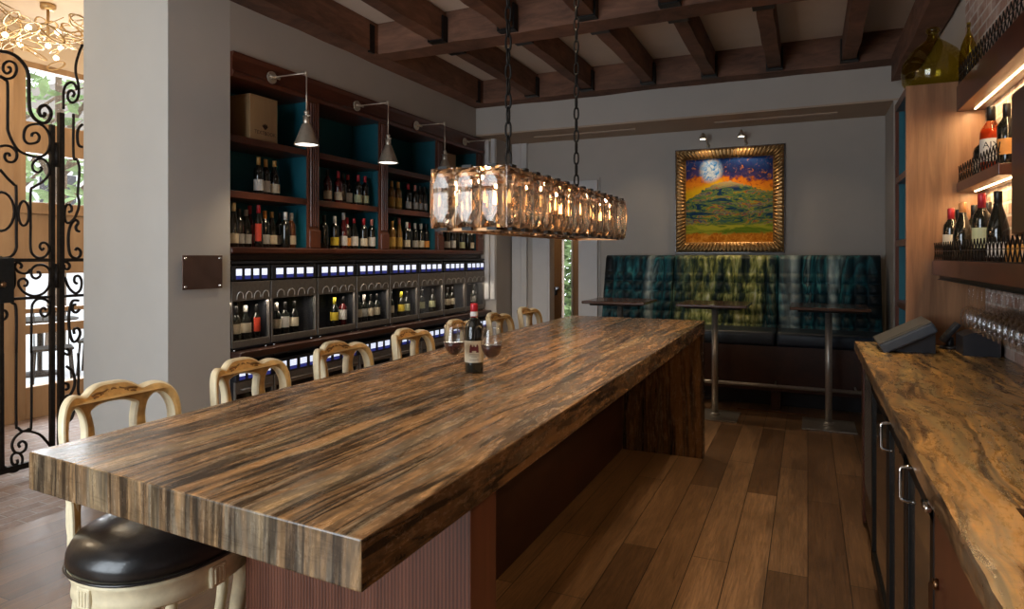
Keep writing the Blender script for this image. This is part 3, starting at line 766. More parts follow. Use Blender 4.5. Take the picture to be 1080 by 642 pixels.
for i in range(8):
    yc = (UY[i] + UY[i + 1]) / 2
    w = 1
    if i == 0:
        o, l = dp, dl
    else:
        o, l = copy_tree(dp), copy_tree(dl)
    if i == 0:
        # the first one is partly behind the pillar: narrower so that it clears it
        short = (o, l); yc = (SY0 + .003 + UY[1]) / 2
    o.location = (-3.90, yc, .8626); l.location = (-3.865, yc, .105)
    o['label'] = f'counter wine dispenser, {ordn[i]} from the pillar, holding {desc[i]}'
    l['label'] = f'dark wine dispenser under the counter, {ordn[i]} from the pillar, with lit blue displays'
    l_ = bpy.data.lights.new('dispenser_fill_light', 'AREA'); l_.shape = 'RECTANGLE'; l_.size = .02; l_.size_y = .40; l_.energy = 1.9; l_.color = (1, .86, .68)
    lo_ = bpy.data.objects.new('dispenser_fill_light', l_); C.objects.link(lo_); lo_.location = (-3.93, yc, 1.225); lo_.rotation_euler = (0, R(-14), 0)  # light added inside the unit so that its bottles show
    o['group'] = 'wine dispensers on the counter'; l['group'] = 'wine dispensers under the counter'

for o in short: o.scale = (1, (UY[1] - SY0 - .008) / .531, 1)
# ------------------------------------------------------------------ bottles
def bprof(kind):
    if kind == 'burgundy': return [(.040, 0), (.043, .006), (.043, .13), (.040, .155), (.030, .195), (.018, .235), (.0150, .26), (.0150, .298), (.0160, .300)]
    if kind == 'tall': return [(.032, 0), (.035, .006), (.035, .15), (.031, .19), (.020, .25), (.0145, .28), (.0145, .338), (.0150, .340)]
    if kind == 'squat': return [(.043, 0), (.046, .006), (.046, .17), (.040, .20), (.020, .225), (.0160, .24), (.0160, .298), (.0170, .300)]
    return [(.035, 0), (.038, .006), (.038, .185), (.035, .205), (.020, .228), (.0150, .24), (.0150, .298), (.0160, .300)]
BM = {'dark': plain('dark_bottle_glass', (.008, .009, .007), .08, 0, .2, 10, 0, .6),
      'red': plain('red_wine_bottle_glass', (.06, .006, .007), .08, 0, .2, 10, 0, .6),
      'amber': plain('amber_bottle_glass', (.10, .032, .008), .08, 0, .2, 10, 0, .6),
      'gold': plain('gold_bottle_glass', (.22, .12, .03), .2, .3, .2, 10, 0, .6),
      'rose': M['roseglass']}
LC = {'cream': (.60, .52, .38), 'white': (.62, .60, .56), 'grey': (.33, .32, .30), 'yellow': (.62, .46, .035), 'red': (.52, .045, .015), 'gold': (.45, .28, .06), 'palegreen': (.45, .47, .28),
      'orange': (.60, .26, .06)}
CC = {'gold': (.48, .28, .08), 'red': (.38, .02, .03), 'white': (.62, .60, .56), 'black': (.012, .011, .011), 'cream': (.55, .46, .28), 'pink': (.42, .16, .13), 'silver': (.45, .44, .42), 'orange': (.52, .20, .04), 'yellow': (.55, .48, .05), 'copper': (.50, .22, .08)}
LM = {k: plain('label_' + k, v, .65, 0, .08, 40) for k, v in LC.items()}
CM = {k: plain('capsule_' + k, v, .35, .15, .08, 30) for k, v in CC.items()}
MC = {}
def bottle(loc, cap='black', lab='cream', kind='bordeaux', glassk='dark', lz=(.035, .115), label='', group=None, h=None):
    pr = bprof(kind); rb = max(p[0] for p in pr)
    t = thing('wine_bottle', loc, label, 'bottle', group)
    top = pr[-1][1]
    k1 = ('g', kind, glassk)
    if k1 not in MC: MC[k1] = MB().lathe(pr, n=18).mesh('body', BM[glassk])
    inst(MC[k1], 'body', (0, 0, 0), t)
    if lab:
        k2 = ('l', kind, lab, lz)
        if k2 not in MC:
            a0, a1 = (-pi * .62, pi * .62) if lab != 'red' else (-.75, .75)
            MC[k2] = MB().grid(lambda u, v: ((rb + .0008) * cos(a0 + (a1 - a0) * u), (rb + .0008) * sin(a0 + (a1 - a0) * u), lz[0] + (lz[1] - lz[0]) * v), 20, 1).mesh('label', LM[lab], fix=False)
        o = inst(MC[k2], 'label', (0, 0, 0), t)
        dx, dy = -loc[0], -loc[1]
        o.rotation_euler.z = math.atan2(dy, dx) + random.uniform(-.35, .35)
    k3 = ('c', kind, cap)
    if k3 not in MC:
        rn = pr[-2][0]
        MC[k3] = MB().lathe([(rn + .0012, top - .072), (rn + .0014, top - .002), (rn + .0004, top + .0015), (0, top + .002)], n=14).mesh('capsule', CM[cap])
    inst(MC[k3], 'capsule', (0, 0, 0), t)
    if h: t.scale = (1, 1, h / top)
    return t
LN = {'palegreen': 'pale green', None: 'no', 'grey': 'grey', 'red': 'red'}
def row(place, group, z, X, items, y1=None, y0=None, lift=0):
    """items: (y on the plane x = -4.02, capsule, label, kind, glass); the ones too close together stand one behind the other"""
    placed = []
    for i, (y, cap, lab, kind, gk) in enumerate(items):
        x = X; yy = y * X / -4.02
        def ok(x, yy): return all((px - x) ** 2 + (py - yy) ** 2 > .0905 ** 2 for px, py in placed)
        for dx in (0, -.04, -.08, -.11, -.14, -.16, -.18):
            xx = X + dx; yq = y * xx / -4.02
            if y1: yq = min(yq, y1)
            if y0: yq = max(yq, y0)
            if ok(xx, yq): x, yy = xx, yq; break
        else:
            while not ok(x, yy): yy -= .01
        placed.append((x, yy))
        gl = {'dark': 'dark', 'red': 'dark red', 'amber': 'amber', 'gold': 'golden', 'rose': 'rose'}[gk]
        ln = LN.get(lab, lab)
        lz = {'red': (.05, .19), 'yellow': (.03, .105), 'white': (.03, .12), 'gold': (.03, .13)}.get(lab, (.03, .105))
        if lift: lz = (lz[0] + lift, lz[1] + lift) if lab != 'red' else (.09, .20)
        txt = f'{gl} bottle with {ln} label and {cap} cap, {ordn[i]} from left {place}'
        bottle((x, yy, z), cap, lab, kind, gk, lz, txt, group)
D = 'dark'; B_ = 'bordeaux'; U_ = 'burgundy'; T_ = 'tall'
zl, zm = 1.6455, 2.0705
row('beside the box shelf', 'bottles on the middle shelf near the pillar', zm, -4.02, [(3.9, 'gold', 'white', B_, D), (3.976, 'gold', 'white', B_, D), (4.072, 'gold', 'cream', U_, D)], 4.33)
row('low beside pillar', 'bottles on the lower shelf near the pillar', zl, -4.0, [(3.652, 'cream', 'cream', T_, D), (3.703, 'black', 'grey', B_, D), (3.774, 'silver', 'grey', U_, D), (3.81, 'red', None, T_, 'red'), (3.9, 'red', 'red', T_, D), (3.967, 'orange', 'grey', B_, D), (4.042, 'gold', 'cream', U_, D), (4.13, 'black', 'cream', B_, D), (4.195, 'white', None, B_, D), (4.265, 'white', 'cream', B_, 'amber')], 4.335, 3.57)
row('middle second bay', 'bottles on the middle shelf of the second bay', zm, -4.02, [(4.725, 'black', 'cream', B_, 'red'), (4.873, 'red', 'cream', B_, 'red'), (4.937, 'black', None, B_, D), (5.015, 'red', 'white', U_, D), (5.17, 'red', 'palegreen', B_, D), (5.279, 'red', 'palegreen', B_, D)], 5.36)
row('low second bay', 'bottles on the lower shelf of the second bay', zl, -4.0, [(4.677, 'black', None, B_, D), (4.823, 'white', 'yellow', B_, D), (4.95, 'silver', 'white', T_, 'red'), (5.001, 'red', 'orange', B_, D), (5.104, 'red', 'white', U_, D), (5.257, 'red', 'cream', B_, D), (5.388, 'pink', 'white', B_, D)], 5.36)
row('middle third bay', 'bottles on the middle shelf of the third bay', zm, -4.02, [(5.733, 'gold', 'gold', B_, 'gold'), (5.856, 'gold', 'gold', B_, 'gold'), (6.047, 'red', 'grey', B_, D), (6.182, 'pink', 'grey', B_, D), (6.28, 'black', 'grey', B_, D), (6.378, 'black', 'grey', B_, D), (6.481, 'black', 'white', B_, D)], 6.45)
row('low third bay', 'bottles on the lower shelf of the third bay', zl, -4.0, [(5.743, 'gold', 'gold', B_, 'gold'), (5.873, 'pink', 'gold', T_, 'gold'), (6.019, 'white', 'cream', B_, D), (6.064, 'red', None, B_, D), (6.182, 'white', 'grey', B_, D), (6.308, 'white', 'cream', B_, D), (6.429, 'black', 'orange', B_, D), (6.542, 'black', 'cream', B_, D)], 6.45)
row('low fourth bay', 'bottles on the lower shelf of the fourth bay', zl, -3.985, [(6.896, 'black', 'grey', B_, D), (7.036, 'black', 'white', B_, D), (7.137, 'black', None, B_, D), (7.275, 'yellow', 'palegreen', B_, D), (7.43, 'black', None, B_, D), (7.56, 'black', 'cream', B_, D)], 7.46)
FB = 'bottles inside the wine dispensers'
zf = .8626 + .0305
def frow(u, items):
    row('in the %s dispenser' % ordn[u], FB, zf + .0, -3.975, items, (UY[u + 1] if u < 7 else 7.68) - .075, UY[u] + .075 if u else SY0 + .06, .062)
frow(0, [(3.669, 'black', 'cream', B_, D), (3.766, 'white', 'cream', U_, D), (3.884, 'black', 'red', B_, D)])
frow(1, [(4.092, 'white', 'cream', B_, D), (4.184, 'black', 'white', B_, D), (4.295, 'black', 'cream', B_, D)])
frow(2, [(4.817, 'yellow', 'yellow', B_, D), (4.941, 'black', 'white', B_, 'red')])
frow(3, [(5.168, 'black', 'cream', B_, D), (5.26, 'white', 'grey', B_, D), (5.363, 'black', 'cream', B_, D), (5.467, 'black', 'cream', B_, D)])
frow(4, [(5.712, 'black', 'cream', B_, D), (5.909, 'yellow', 'yellow', B_, D), (6.016, 'black', 'palegreen', B_, D)])
frow(5, [(6.32, 'black', 'palegreen', B_, D), (6.553, 'black', 'palegreen', B_, D)])
frow(6, [(6.903, 'black', 'cream', B_, D), (7.02, 'black', 'cream', B_, D)])
frow(7, [(7.58, 'black', 'grey', B_, D)])

# ------------------------------------------------------------------ wooden wine boxes
def text_mesh(s, size):
    cu = bpy.data.curves.new('txt', 'FONT'); cu.body = s; cu.size = size; cu.align_x = 'CENTER'; cu.resolution_u = 3
    o = bpy.data.objects.new('txt', cu); C.objects.link(o)
    bpy.context.view_layer.update()
    me = bpy.data.meshes.new_from_object(o.evaluated_get(bpy.context.evaluated_depsgraph_get()))
    vs = [v.co[:] for v in me.vertices]; fs = [tuple(p.vertices) for p in me.polygons]
    bpy.data.objects.remove(o); bpy.data.meshes.remove(me); bpy.data.curves.remove(cu)
    return vs, fs
def wine_box(x, y0, y1, z, h, lab, mark):
    t = thing('wine_box', (x - .15, (y0 + y1) / 2, z), lab, 'box', 'wooden wine boxes on the top shelves')
    MB().box(x - .26, x, y0, y1, z, z + h - .012, bev=.003).build('crate', M['boxwood'], t)
    MB().box(x - .26, x + .001, y0 - .001, y1 + .001, z + h - .011, z + h, bev=.003).build('lid', M['boxwood'], t)
    if mark:
        vs, fs = text_mesh('TEXTBOOK', .042)
        yc = (y0 + y1) / 2 + .01
        MB().add([(x + .0015, yc + v[0], z + .052 + v[1]) for v in vs], fs).build('stamped_lettering', M['darkwood'], t, fix=False)
        mb = MB()
        for a in range(5):
            q = (a - 2) * .5
            mb.prism([(yc + .000 + .006 * sin(q), z + .095), (yc + .030 * sin(q) - .010 * cos(q), z + .125), (yc + .040 * sin(q), z + .100 + .045 * cos(q)), (yc + .030 * sin(q) + .010 * cos(q), z + .122)], 'x', x + .0005, x + .0018)
        mb.build('stamped_emblem', M['darkwood'], t)
wine_box(-3.95, 3.748, 4.033, 2.4905, .355, 'pale wooden wine box stamped with dark lettering beside the pillar', True)
wine_box(-3.99, 6.80, 7.06, 2.4905, .34, 'plain pale wooden box on the top shelf of the far bay', False)

# ------------------------------------------------------------------ swing arm lamps
def swing_lamp(y, lab):
    x0 = -3.87
    t = thing('swing_arm_lamp', (x0, y, 2.99), lab, 'lamp', 'swing arm lamps along the wine shelving')
    MB().prism([(y + .048 * cos(k * pi / 12) * (1 if k % 2 == 0 else .93), 2.99 + .048 * sin(k * pi / 12)) for k in range(24)], 'x', x0, x0 + .014).build('rosette', M['nickel'], t)
    MB().tube([(x0 + .012, y, 2.99), (x0 + .05, y, 2.99)], .014, 10).tube([(x0 + .04, y - .05, 2.988), (x0 + .04, y + .05, 2.988)], .010, 8).tube([(x0 + .04, y, 2.99), (x0 + .36, y, 2.985)], .0055, 8).tube([(x0 + .355, y, 2.97), (x0 + .355, y, 3.0)], .011, 8).build('arm', M['nickel'], t)
    xs = x0 + .36
    MB().tube([(xs, y, 2.985), (xs, y, 2.66)], .005, 6).build('drop_rod', M['nickel'], t)
    MB().lathe([(.010, .095), (.020, .09), (.020, .075), (.014, .07), (.014, .05), (.026, .045), (.026, .0), (.020, -.01)], (xs, y, 2.60), 16).tube([(xs - .035, y, 2.655), (xs + .035, y, 2.655)], .006, 6).build('socket', M['nickel'], t)
    MB().lathe([(.028, .165), (.034, .160), (.092, .006), (.094, 0), (.090, .0), (.088, .006), (.031, .155)], (xs, y, 2.43), 28).build('shade', M['nickel'], t)
    b = MB().lathe([(0, .0), (.022, .006), (.032, .03), (.022, .06), (.014, .09), (0, .092)], (xs, y, 2.448), 14).build('bulb', M['lampbulb'], t)
    d = MB().lathe([(.0, 0), (.084, .0), (.084, .003), (0, .003)], (xs, y, 2.436), 24).build('diffuser', M['diffuser'], t)
    l = bpy.data.lights.new('lamp_light', 'SPOT'); l.energy = 22; l.color = (1, .78, .52); l.spot_size = R(125); l.spot_blend = .6; l.shadow_soft_size = .05
    lo = bpy.data.objects.new('lamp_light', l); C.objects.link(lo); lo.location = (xs, y, 2.425)
M['diffuser'] = emit('lamp_diffuser', (1.0, .93, .80), 3.2)
swing_lamp(3.885, 'swing arm pendant lamp over the bay nearest the pillar')
swing_lamp(4.952, 'swing arm pendant lamp over the second wine bay')
swing_lamp(5.974, 'swing arm pendant lamp over the third wine bay')
swing_lamp(7.062, 'swing arm pendant lamp over the far wine bay')
# ------------------------------------------------------------------ the long table
T = 1.066
tx0, tx1 = -1.858, -.735
tb = thing('bar_table', (-1.3, 3.1, 0), 'long high table of polished petrified wood stone with reeded pedestal', 'table')
mb = MB()
bm = bmesh.new()
nearL, nearR, farY = 1.02, .955, 5.302
pts = [(tx0, nearL), (tx1, nearR), (tx1 - .006, farY), (tx0, farY)]
vs = [bm.verts.new((x, y, z)) for z in (T - .098, T) for x, y in pts]
for f in ((3, 2, 1, 0), (4, 5, 6, 7), (0, 1, 5, 4), (1, 2, 6, 5), (2, 3, 7, 6), (3, 0, 4, 7)): bm.faces.new([vs[i] for i in f])
bmesh.ops.bevel(bm, geom=bm.edges[:], offset=.004, segments=2, profile=.5, affect='EDGES')
bm.normal_update()
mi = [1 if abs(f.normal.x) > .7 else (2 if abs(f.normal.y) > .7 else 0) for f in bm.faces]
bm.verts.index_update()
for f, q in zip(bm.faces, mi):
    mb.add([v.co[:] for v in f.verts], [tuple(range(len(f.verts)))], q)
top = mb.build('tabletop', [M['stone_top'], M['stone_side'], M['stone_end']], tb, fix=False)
MB().box(-1.60, tx1 - .006, farY - .10, farY, 0, T - .0985, bev=.004).build('slab_leg', M['stone_leg_shaded'], tb)
MB().box(-1.665, -.835, 1.56, 1.72, 0, T - .0985, bev=.003).build('pedestal', M['reed'], tb)
MB().box(-1.50, -1.38, 1.72, farY - .10, 0, T - .0985).build('centre_panel', M['mahogany'], tb)

# ------------------------------------------------------------------ barstools
def make_stool():
    t = thing('barstool', (0, 0, 0), '', 'barstool')
    def fin(mb, name, m, par=t):
        o = mb.build(name, m, None); o.parent = par; return o
    def bend(y): return -.255 + 1.75 * y * y
    # carved back: one plate with three openings, bent round the sitter
    half = [(0, 1.136), (.040, 1.135), (.070, 1.125), (.088, 1.112), (.102, 1.106), (.120, 1.112), (.142, 1.117), (.165, 1.112), (.185, 1.096), (.199, 1.068), (.205, 1.03), (.205, .98), (.200, .93), (.192, .87), (.188, .80), (.186, .70), (.184, .62), (.150, .62), (.152, .70), (.150, .775), (.10, .79), (0, .795)]
    outer = half + [(-y, z) for y, z in half[-2:0:-1]]
    def oval(cy, cz, ry, rz, n=22, ph=0): return [(cy + ry * cos(a * 2 * pi / n + ph), cz + rz * sin(a * 2 * pi / n + ph)) for a in range(n)]
    ch = [(0, 1.080), (.04, 1.077), (.070, 1.068), (.085, 1.056), (.080, 1.03), (.074, .99), (.076, .94), (.082, .90), (.070, .87), (.03, .850), (0, .846)]
    chole = ch + [(-y, z) for y, z in ch[-2:0:-1]]
    holes = [chole, oval(.145, 1.000, .043, .086), oval(-.145, 1.000, .043, .086)]
    cu = bpy.data.curves.new('back', 'CURVE'); cu.dimensions = '2D'; cu.fill_mode = 'BOTH'; cu.extrude = .007; cu.bevel_depth = .015; cu.bevel_resolution = 2; cu.offset = -.009
    for loop in [outer] + holes:
        lp = smooth_path([(y, z, 0) for y, z in loop] + [(loop[0][0], loop[0][1], 0)], 3)[:-1]
        sp = cu.splines.new('POLY'); sp.points.add(len(lp) - 1); sp.use_cyclic_u = True
        for p, q in zip(sp.points, lp): p.co = (q[0], q[1], 0, 1)
    o = bpy.data.objects.new('tmp', cu); C.objects.link(o); bpy.context.view_layer.update()
    me = bpy.data.meshes.new_from_object(o.evaluated_get(bpy.context.evaluated_depsgraph_get()))
    bpy.data.objects.remove(o); bpy.data.curves.remove(cu)
    bm = bmesh.new(); bm.from_mesh(me); bpy.data.meshes.remove(me)
    bmesh.ops.remove_doubles(bm, verts=bm.verts[:], dist=.0004)
    bm.normal_update()
    flat_ = [abs(f.normal.z) > .80 for f in bm.faces]
    for v in bm.verts:
        y, z, w = v.co
        x = bend(y) - (z - .75) * .10 + w if z > .75 else bend(y) + w
        v.co = Vector((x, y, z))
    bm.normal_update()
    mb = MB(); bm.verts.index_update()
    b = len(mb.v); mb.v += [v.co[:] for v in bm.verts]
    for f, q in zip(bm.faces, flat_):
        mb.f.append(tuple(v.index for v in f.verts)); mb.m.append(1 if q else 0); mb.sm.append(False)
    bm.free()
    fin(mb, 'backrest', [M['cream'], M['gild']])
    # carving on the crest, both faces
    for s in (1, -1):
        mb = MB()
        def cp(y, z): return (bend(y) - (z - .75) * .10 + s * .026, y, z)
        for q in (1, -1):
            mb.tube([cp(q * (.012 + .05 * k / 14), 1.102 + .010 * sin(k * .9)) for k in range(15)], .005, 6)
            mb.tube([cp(q * (.060 + .016 * cos(k * .6) * (1 - k / 14)), 1.094 + .010 * sin(k * .6) * (1 - k / 14)) for k in range(12)], .0042, 6)
            mb.tube([cp(q * (.02 + .06 * k / 10), 1.120 - .003 * sin(k * .6) - .0012 * k) for k in range(11)], .004, 6)
        mb.tube([cp(.012 * cos(k * pi / 6), 1.106 + .014 * sin(k * pi / 6)) for k in range(12)], .0045, 6, closed=True)
        fin(mb, 'carving', M['gilddark'])
    # seat apron and cushion: round front, slightly narrower at the back
    def ring(r, k):
        a = 2 * pi * k / 40
        ca, sa = cos(a), sin(a)
        x = r * abs(ca) ** .86 * (1 if ca > 0 else -1); y = r * 1.13 * abs(sa) ** .86 * (1 if sa > 0 else -1)
        if x < 0: y *= 1 - .12 * (x / r) ** 2
        return x, y
    def loft(prof, mats, name):
        vs = []; fs = []
        for r, z in prof:
            for k in range(40):
                x, y = ring(r, k); vs.append((x, y, z))
        for i in range(len(prof) - 1):
            for k in range(40):
                k2 = (k + 1) % 40
                fs.append((i * 40 + k, i * 40 + k2, (i + 1) * 40 + k2, (i + 1) * 40 + k))
        fs.append(tuple(range(39, -1, -1))); fs.append(tuple((len(prof) - 1) * 40 + k for k in range(40)))
        return fin(MB().add(vs, fs, 0, True), name, mats)
    loft([(.205, .545), (.225, .538), (.236, .550), (.233, .572), (.236, .603), (.243, .612), (.243, .624), (.232, .628)], M['cream'], 'seat_rail')
    cush = loft([(.225, .626), (.242, .632), (.249, .650), (.247, .676), (.232, .705), (.195, .727), (.14, .739), (.07, .745), (.01, .746)], M['leather'], 'seat')
    mb = MB().tube([(*ring(.249, k), .632) for k in range(40)], .0048, 6, closed=True)
    o = fin(mb, 'piping', M['leather'], cush)
    # carved blocks at the leg heads, cabriole front legs, straight back legs, foot ring
    for sy in (1, -1):
        a = R(48) * sy
        cxx, cyy = .215 * cos(a), .215 * sin(a)
        mb = MB().tube(smooth_path([(cxx * 1.0, cyy * 1.0, .58), (cxx * 1.10, cyy * 1.10, .50), (cxx * 1.0, cyy * 1.0, .36), (cxx * .93, cyy * .93, .16), (cxx * 1.0, cyy * 1.0, .04), (cxx * 1.12, cyy * 1.12, .012)], 4), [.036 - .018 * min(1, i / 14) + (.006 if i > 17 else 0) for i in range(21)], 10)
        fin(mb, 'leg', M['cream'])
        mb = MB().tube(smooth_path([(-.17, sy * .155, .60), (-.185, sy * .165, .45), (-.20, sy * .175, .22), (-.235, sy * .19, .006)], 4), [.024 - .006 * i / 12 for i in range(13)], 10)
        fin(mb, 'leg', M['cream'])
        # swept strut that ties the back plate to the seat rail
        mb = MB().tube(smooth_path([(bend(.18) - .0, sy * .178, .80), (-.195, sy * .178, .70), (-.165, sy * .165, .62)], 4), .018, 8)
        fin(mb, 'back_strut', M['cream'])
    for k in range(4):
        a = R((0, 90, 180, 270)[k]); mb = MB(); rx, ry = (.236, .262)
        mb.obox((cos(a) * rx, sin(a) * ry, .577), (cos(a), sin(a), 0), (-sin(a), cos(a), 0), (0, 0, 1), .010, .030, .034, .006)
        for j in (-1, 0, 1):
            mb.obox((cos(a) * (rx + .008) - sin(a) * .014 * j, sin(a) * (ry + .008) + cos(a) * .014 * j, .577), (cos(a), sin(a), 0), (-sin(a), cos(a), 0), (0, 0, 1), .005, .004, .024, .003)
        fin(mb, 'carved_block', M['cream'])
    fin(MB().tube([(.02 + .19 * cos(k * pi / 16), .19 * sin(k * pi / 16), .26) for k in range(32)], .010, 8, closed=True), 'foot_ring', M['cream'])
    return t
st = make_stool()
cy = [1.475, 2.05, 2.64, 3.29, 3.895, 4.50, 5.085]
slab = ['carved cream barstool with black leather seat at the near end of the table', 'carved cream barstool second from the table near end, against the grey pillar',
        'carved cream barstool third from the near end, before the first dispensers', 'carved cream barstool fourth from the near end, middle of the row',
        'carved cream barstool behind the wine bottle and left glass', 'carved cream barstool next to last in the row, beyond the bottle', 'carved cream barstool last at the far end of the table']
for i, y in enumerate(cy):
    o = st if i == 0 else copy_tree(st)
    o.location = (-1.93, y, 0); o['label'] = slab[i]; o['group'] = 'carved barstools along the table'
    o.rotation_euler.z = (0, .03, -.02, .02, -.03, .02, 0)[i]

# ------------------------------------------------------------------ bottle and glasses on the table
M['emblem'] = plain('dark_red_print', (.13, .018, .028), .6, 0, .15, 60)
def place_bottle():
    loc = (-1.344, 2.542, T + .0005)
    t = thing('wine_bottle', loc, 'large red capped wine bottle with cream label standing on the stone table', 'bottle')
    pr = [(.038, 0), (.041, .006), (.0415, .19), (.038, .207), (.022, .232), (.0160, .245), (.0155, .298), (.0165, .300)]
    inst(MB().lathe(pr, n=32).mesh('body', BM['dark']), 'body', (0, 0, 0), t)
    rb = .0423; yaw = math.atan2(-loc[1], -loc[0])
    a0, a1 = yaw - 1.9, yaw + 1.9
    lab = MB().grid(lambda u, v: (rb * cos(a0 + (a1 - a0) * u), rb * sin(a0 + (a1 - a0) * u), .046 + .095 * v), 30, 1).mesh('label', LM['cream'], fix=False)
    lo = inst(lab, 'label', (0, 0, 0), t)
    def wrap(x, z, r): a = yaw + x / rb; return (r * cos(a), r * sin(a), z)
    # red emblem of two flanking figures, and printed lines
    mb = MB()
    def patch(x0, x1, z0, z1, mi=0, n=6): mb.grid(lambda u, v: wrap(x0 + (x1 - x0) * u, z0 + (z1 - z0) * v, rb + .0007), n, 1, mi)
    def tri(pts): mb.add([wrap(x, z, rb + .0007) for x, z in pts], [tuple(range(len(pts)))])
    patch(-.014, .014, .098, .116); tri([(-.021, .090), (-.009, .090), (-.010, .124), (-.015, .126), (-.019, .118)]); tri([(.009, .090), (.021, .090), (.019, .118), (.015, .126), (.010, .124)]); tri([(-.006, .110), (.006, .110), (0, .127)])
    mb.build('emblem', M['emblem'], None, fix=False).parent = lo
    mb = MB()
    for k, (w, z) in enumerate(((.020, .0815), (.023, .076), (.014, .070), (.018, .060), (.022, .0555))): patch(-w, w, z, z + .0016)
    mb.build('printed_lines', M['mahogany'], None, fix=False).parent = lo
    inst(MB().lathe([(.0172, .242), (.0172, .299), (.0160, .3025), (0, .303)], n=20).mesh('capsule', M['red']), 'capsule', (0, 0, 0), t)
    MB().grid(lambda u, v: ((.0176) * cos(yaw - 1.2 + 2.4 * u), .0176 * sin(yaw - 1.2 + 2.4 * u), .247 + .02 * v), 12, 1).build('neck_label', LM['white'], None, fix=False).parent = t
    return t
place_bottle()
def wine_glass(loc, lab):
    t = thing('wine_glass', loc, lab, 'glass', 'filled wine glasses on the table')
    outer = [(.0045, .086), (.016, .090), (.034, .108), (.043, .132), (.0455, .152), (.043, .180), (.0385, .208), (.0360, .226)]
    inner = [(.0345, .226), (.0370, .208), (.0415, .180), (.0440, .152), (.0415, .132), (.0325, .110), (.014, .093), (0, .091)]
    o = MB().lathe(outer + inner, n=32).build('bowl', M['stemglass'], None); o.parent = t
    o = MB().lathe([(.0043, .004), (.0038, .04), (.0045, .086)], n=14).build('stem', M['stemglass'], None); o.parent = t
    o = MB().lathe([(.034, 0), (.0355, .0015), (.012, .005), (.0043, .011), (0, .012)], n=32).build('foot', M['stemglass'], None); o.parent = t
    w = MB().lathe([(0, .0917), (.0138, .0936), (.0320, .1104), (.0408, .1322), (.0430, .144), (0, .1445)], n=32).build('wine', M['wine'], None); w.parent = t
wine_glass((-1.368, 2.407, T + .0005), 'stemmed glass of red wine left of the bottle on the table')
wine_glass((-1.185, 2.395, T + .0005), 'stemmed glass of red wine right of the bottle on the table')

# ------------------------------------------------------------------ crystal chandelier over the table
cx0, cx1, cya, cyb, cz0, cz1 = -1.475, -1.125, 2.40, 4.28, 1.697, 1.952
ch = thing('crystal_chandelier', (-1.3, 3.34, cz0), 'long rectangular chandelier of amber crystal blocks hanging above the table', 'chandelier')
mb = MB()
for z in (cz0 - .012, cz1 - .035):
    e = .020
    mb.box(cx0 + e, cx0 + e + .014, cya + e, cyb - e, z, z + .012).box(cx1 - e - .014, cx1 - e, cya + e, cyb - e, z, z + .012).box(cx0 + e, cx1 - e, cya + e, cya + e + .014, z, z + .012).box(cx0 + e, cx1 - e, cyb - e - .014, cyb - e, z, z + .012)
mb.box(cx0 + .03, cx1 - .03, 2.80, 2.815, cz1 - .035, cz1 - .023).box(cx0 + .03, cx1 - .03, 3.80, 3.815, cz1 - .035, cz1 - .023)
mb.box(-1.31, -1.29, cya + .03, cyb - .03, cz1 - .037, cz1 - .022)
mb.build('frame', M['brass'], ch)
def crystal_mesh(w, h, d):
    """an upright block: rectangular outline, eight sided table on both faces"""
    a, b = w / 2, h / 2
    rect = [(-a, -b), (a, -b), (a, b), (-a, b)]
    ta, tb = a * .60, b * .80; ca, cb = a * .42, b * .30
    octa = [(-ta, -tb + cb), (-ta + ca, -tb), (ta - ca, -tb), (ta, -tb + cb), (ta, tb - cb), (ta - ca, tb), (-ta + ca, tb), (-ta, tb - cb)]
    vs = [(x, -d * .25, h / 2 + z) for x, z in rect] + [(x, d * .25, h / 2 + z) for x, z in rect] + [(x, -d, h / 2 + z) for x, z in octa] + [(x, d, h / 2 + z) for x, z in octa]
    fs = [(k, (k + 1) % 4, 4 + (k + 1) % 4, 4 + k) for k in range(4)]
    for r, o in ((0, 8), (4, 16)):
        fs.append(tuple(range(o, o + 8)))
        for k in range(4):
            p_, q_ = o + 2 * k, o + 2 * k + 1            # corner k faces the edge from octagon vertex 2k to 2k+1
            fs.append((r + k, p_, q_))
            fs.append((r + k, q_, o + (2 * k + 2) % 8, r + (k + 1) % 4))
    return MB().add(vs, fs).mesh('crystal', M['crystal'])
n = 14; w = (cyb - cya) / n
cme = crystal_mesh(w * .96, cz1 - cz0, .027)
clip = MB().box(-.022, .022, -.010, .010, -.011, .002).mesh('clip', M['black'])
def crystal(x, y, rot, me):
    o = inst(me, 'crystal', (x + 1.3, y - 3.34, 0), ch); o.rotation_euler.z = rot
    inst(clip, 'clip', (0, 0, 0), o); inst(clip, 'clip', (0, 0, cz1 - cz0 + .006), o)
for k in range(n):
    y = cya + w * (k + .5)
    crystal(cx1, y, pi / 2, cme); crystal(cx0, y, pi / 2, cme)
cme2 = crystal_mesh((cx1 - cx0) / 3 * .97, cz1 - cz0, .027)
for k in range(3):
    x = cx0 + (cx1 - cx0) * (k + .5) / 3
    crystal(x, cya, 0, cme2); crystal(x, cyb, 0, cme2)
bulb = MB().lathe([(0, 0), (.008, .006), (.0105, .025), (.007, .05), (0, .068)], n=10).mesh('bulb', M['bulb'])
cup = MB().lathe([(.006, 0), (.013, .01), (.011, .05), (.011, .055)], n=10).mesh('candle_cup', M['brass'])
for k in range(10):
    y = cya + (cyb - cya) * (k + .5) / 10
    c = inst(cup, 'candle_cup', (0, y - 3.34, .06), ch)
    inst(bulb, 'bulb', (0, 0, .052), c)
for k in range(5):
    l = bpy.data.lights.new('chandelier_light', 'POINT'); l.energy = 3.6; l.color = (1, .66, .38); l.shadow_soft_size = .010
    lo = bpy.data.objects.new('chandelier_light', l); C.objects.link(lo); lo.location = (-1.3, cya + (cyb - cya) * (2 * k + .5) / 10, cz0 + .20)
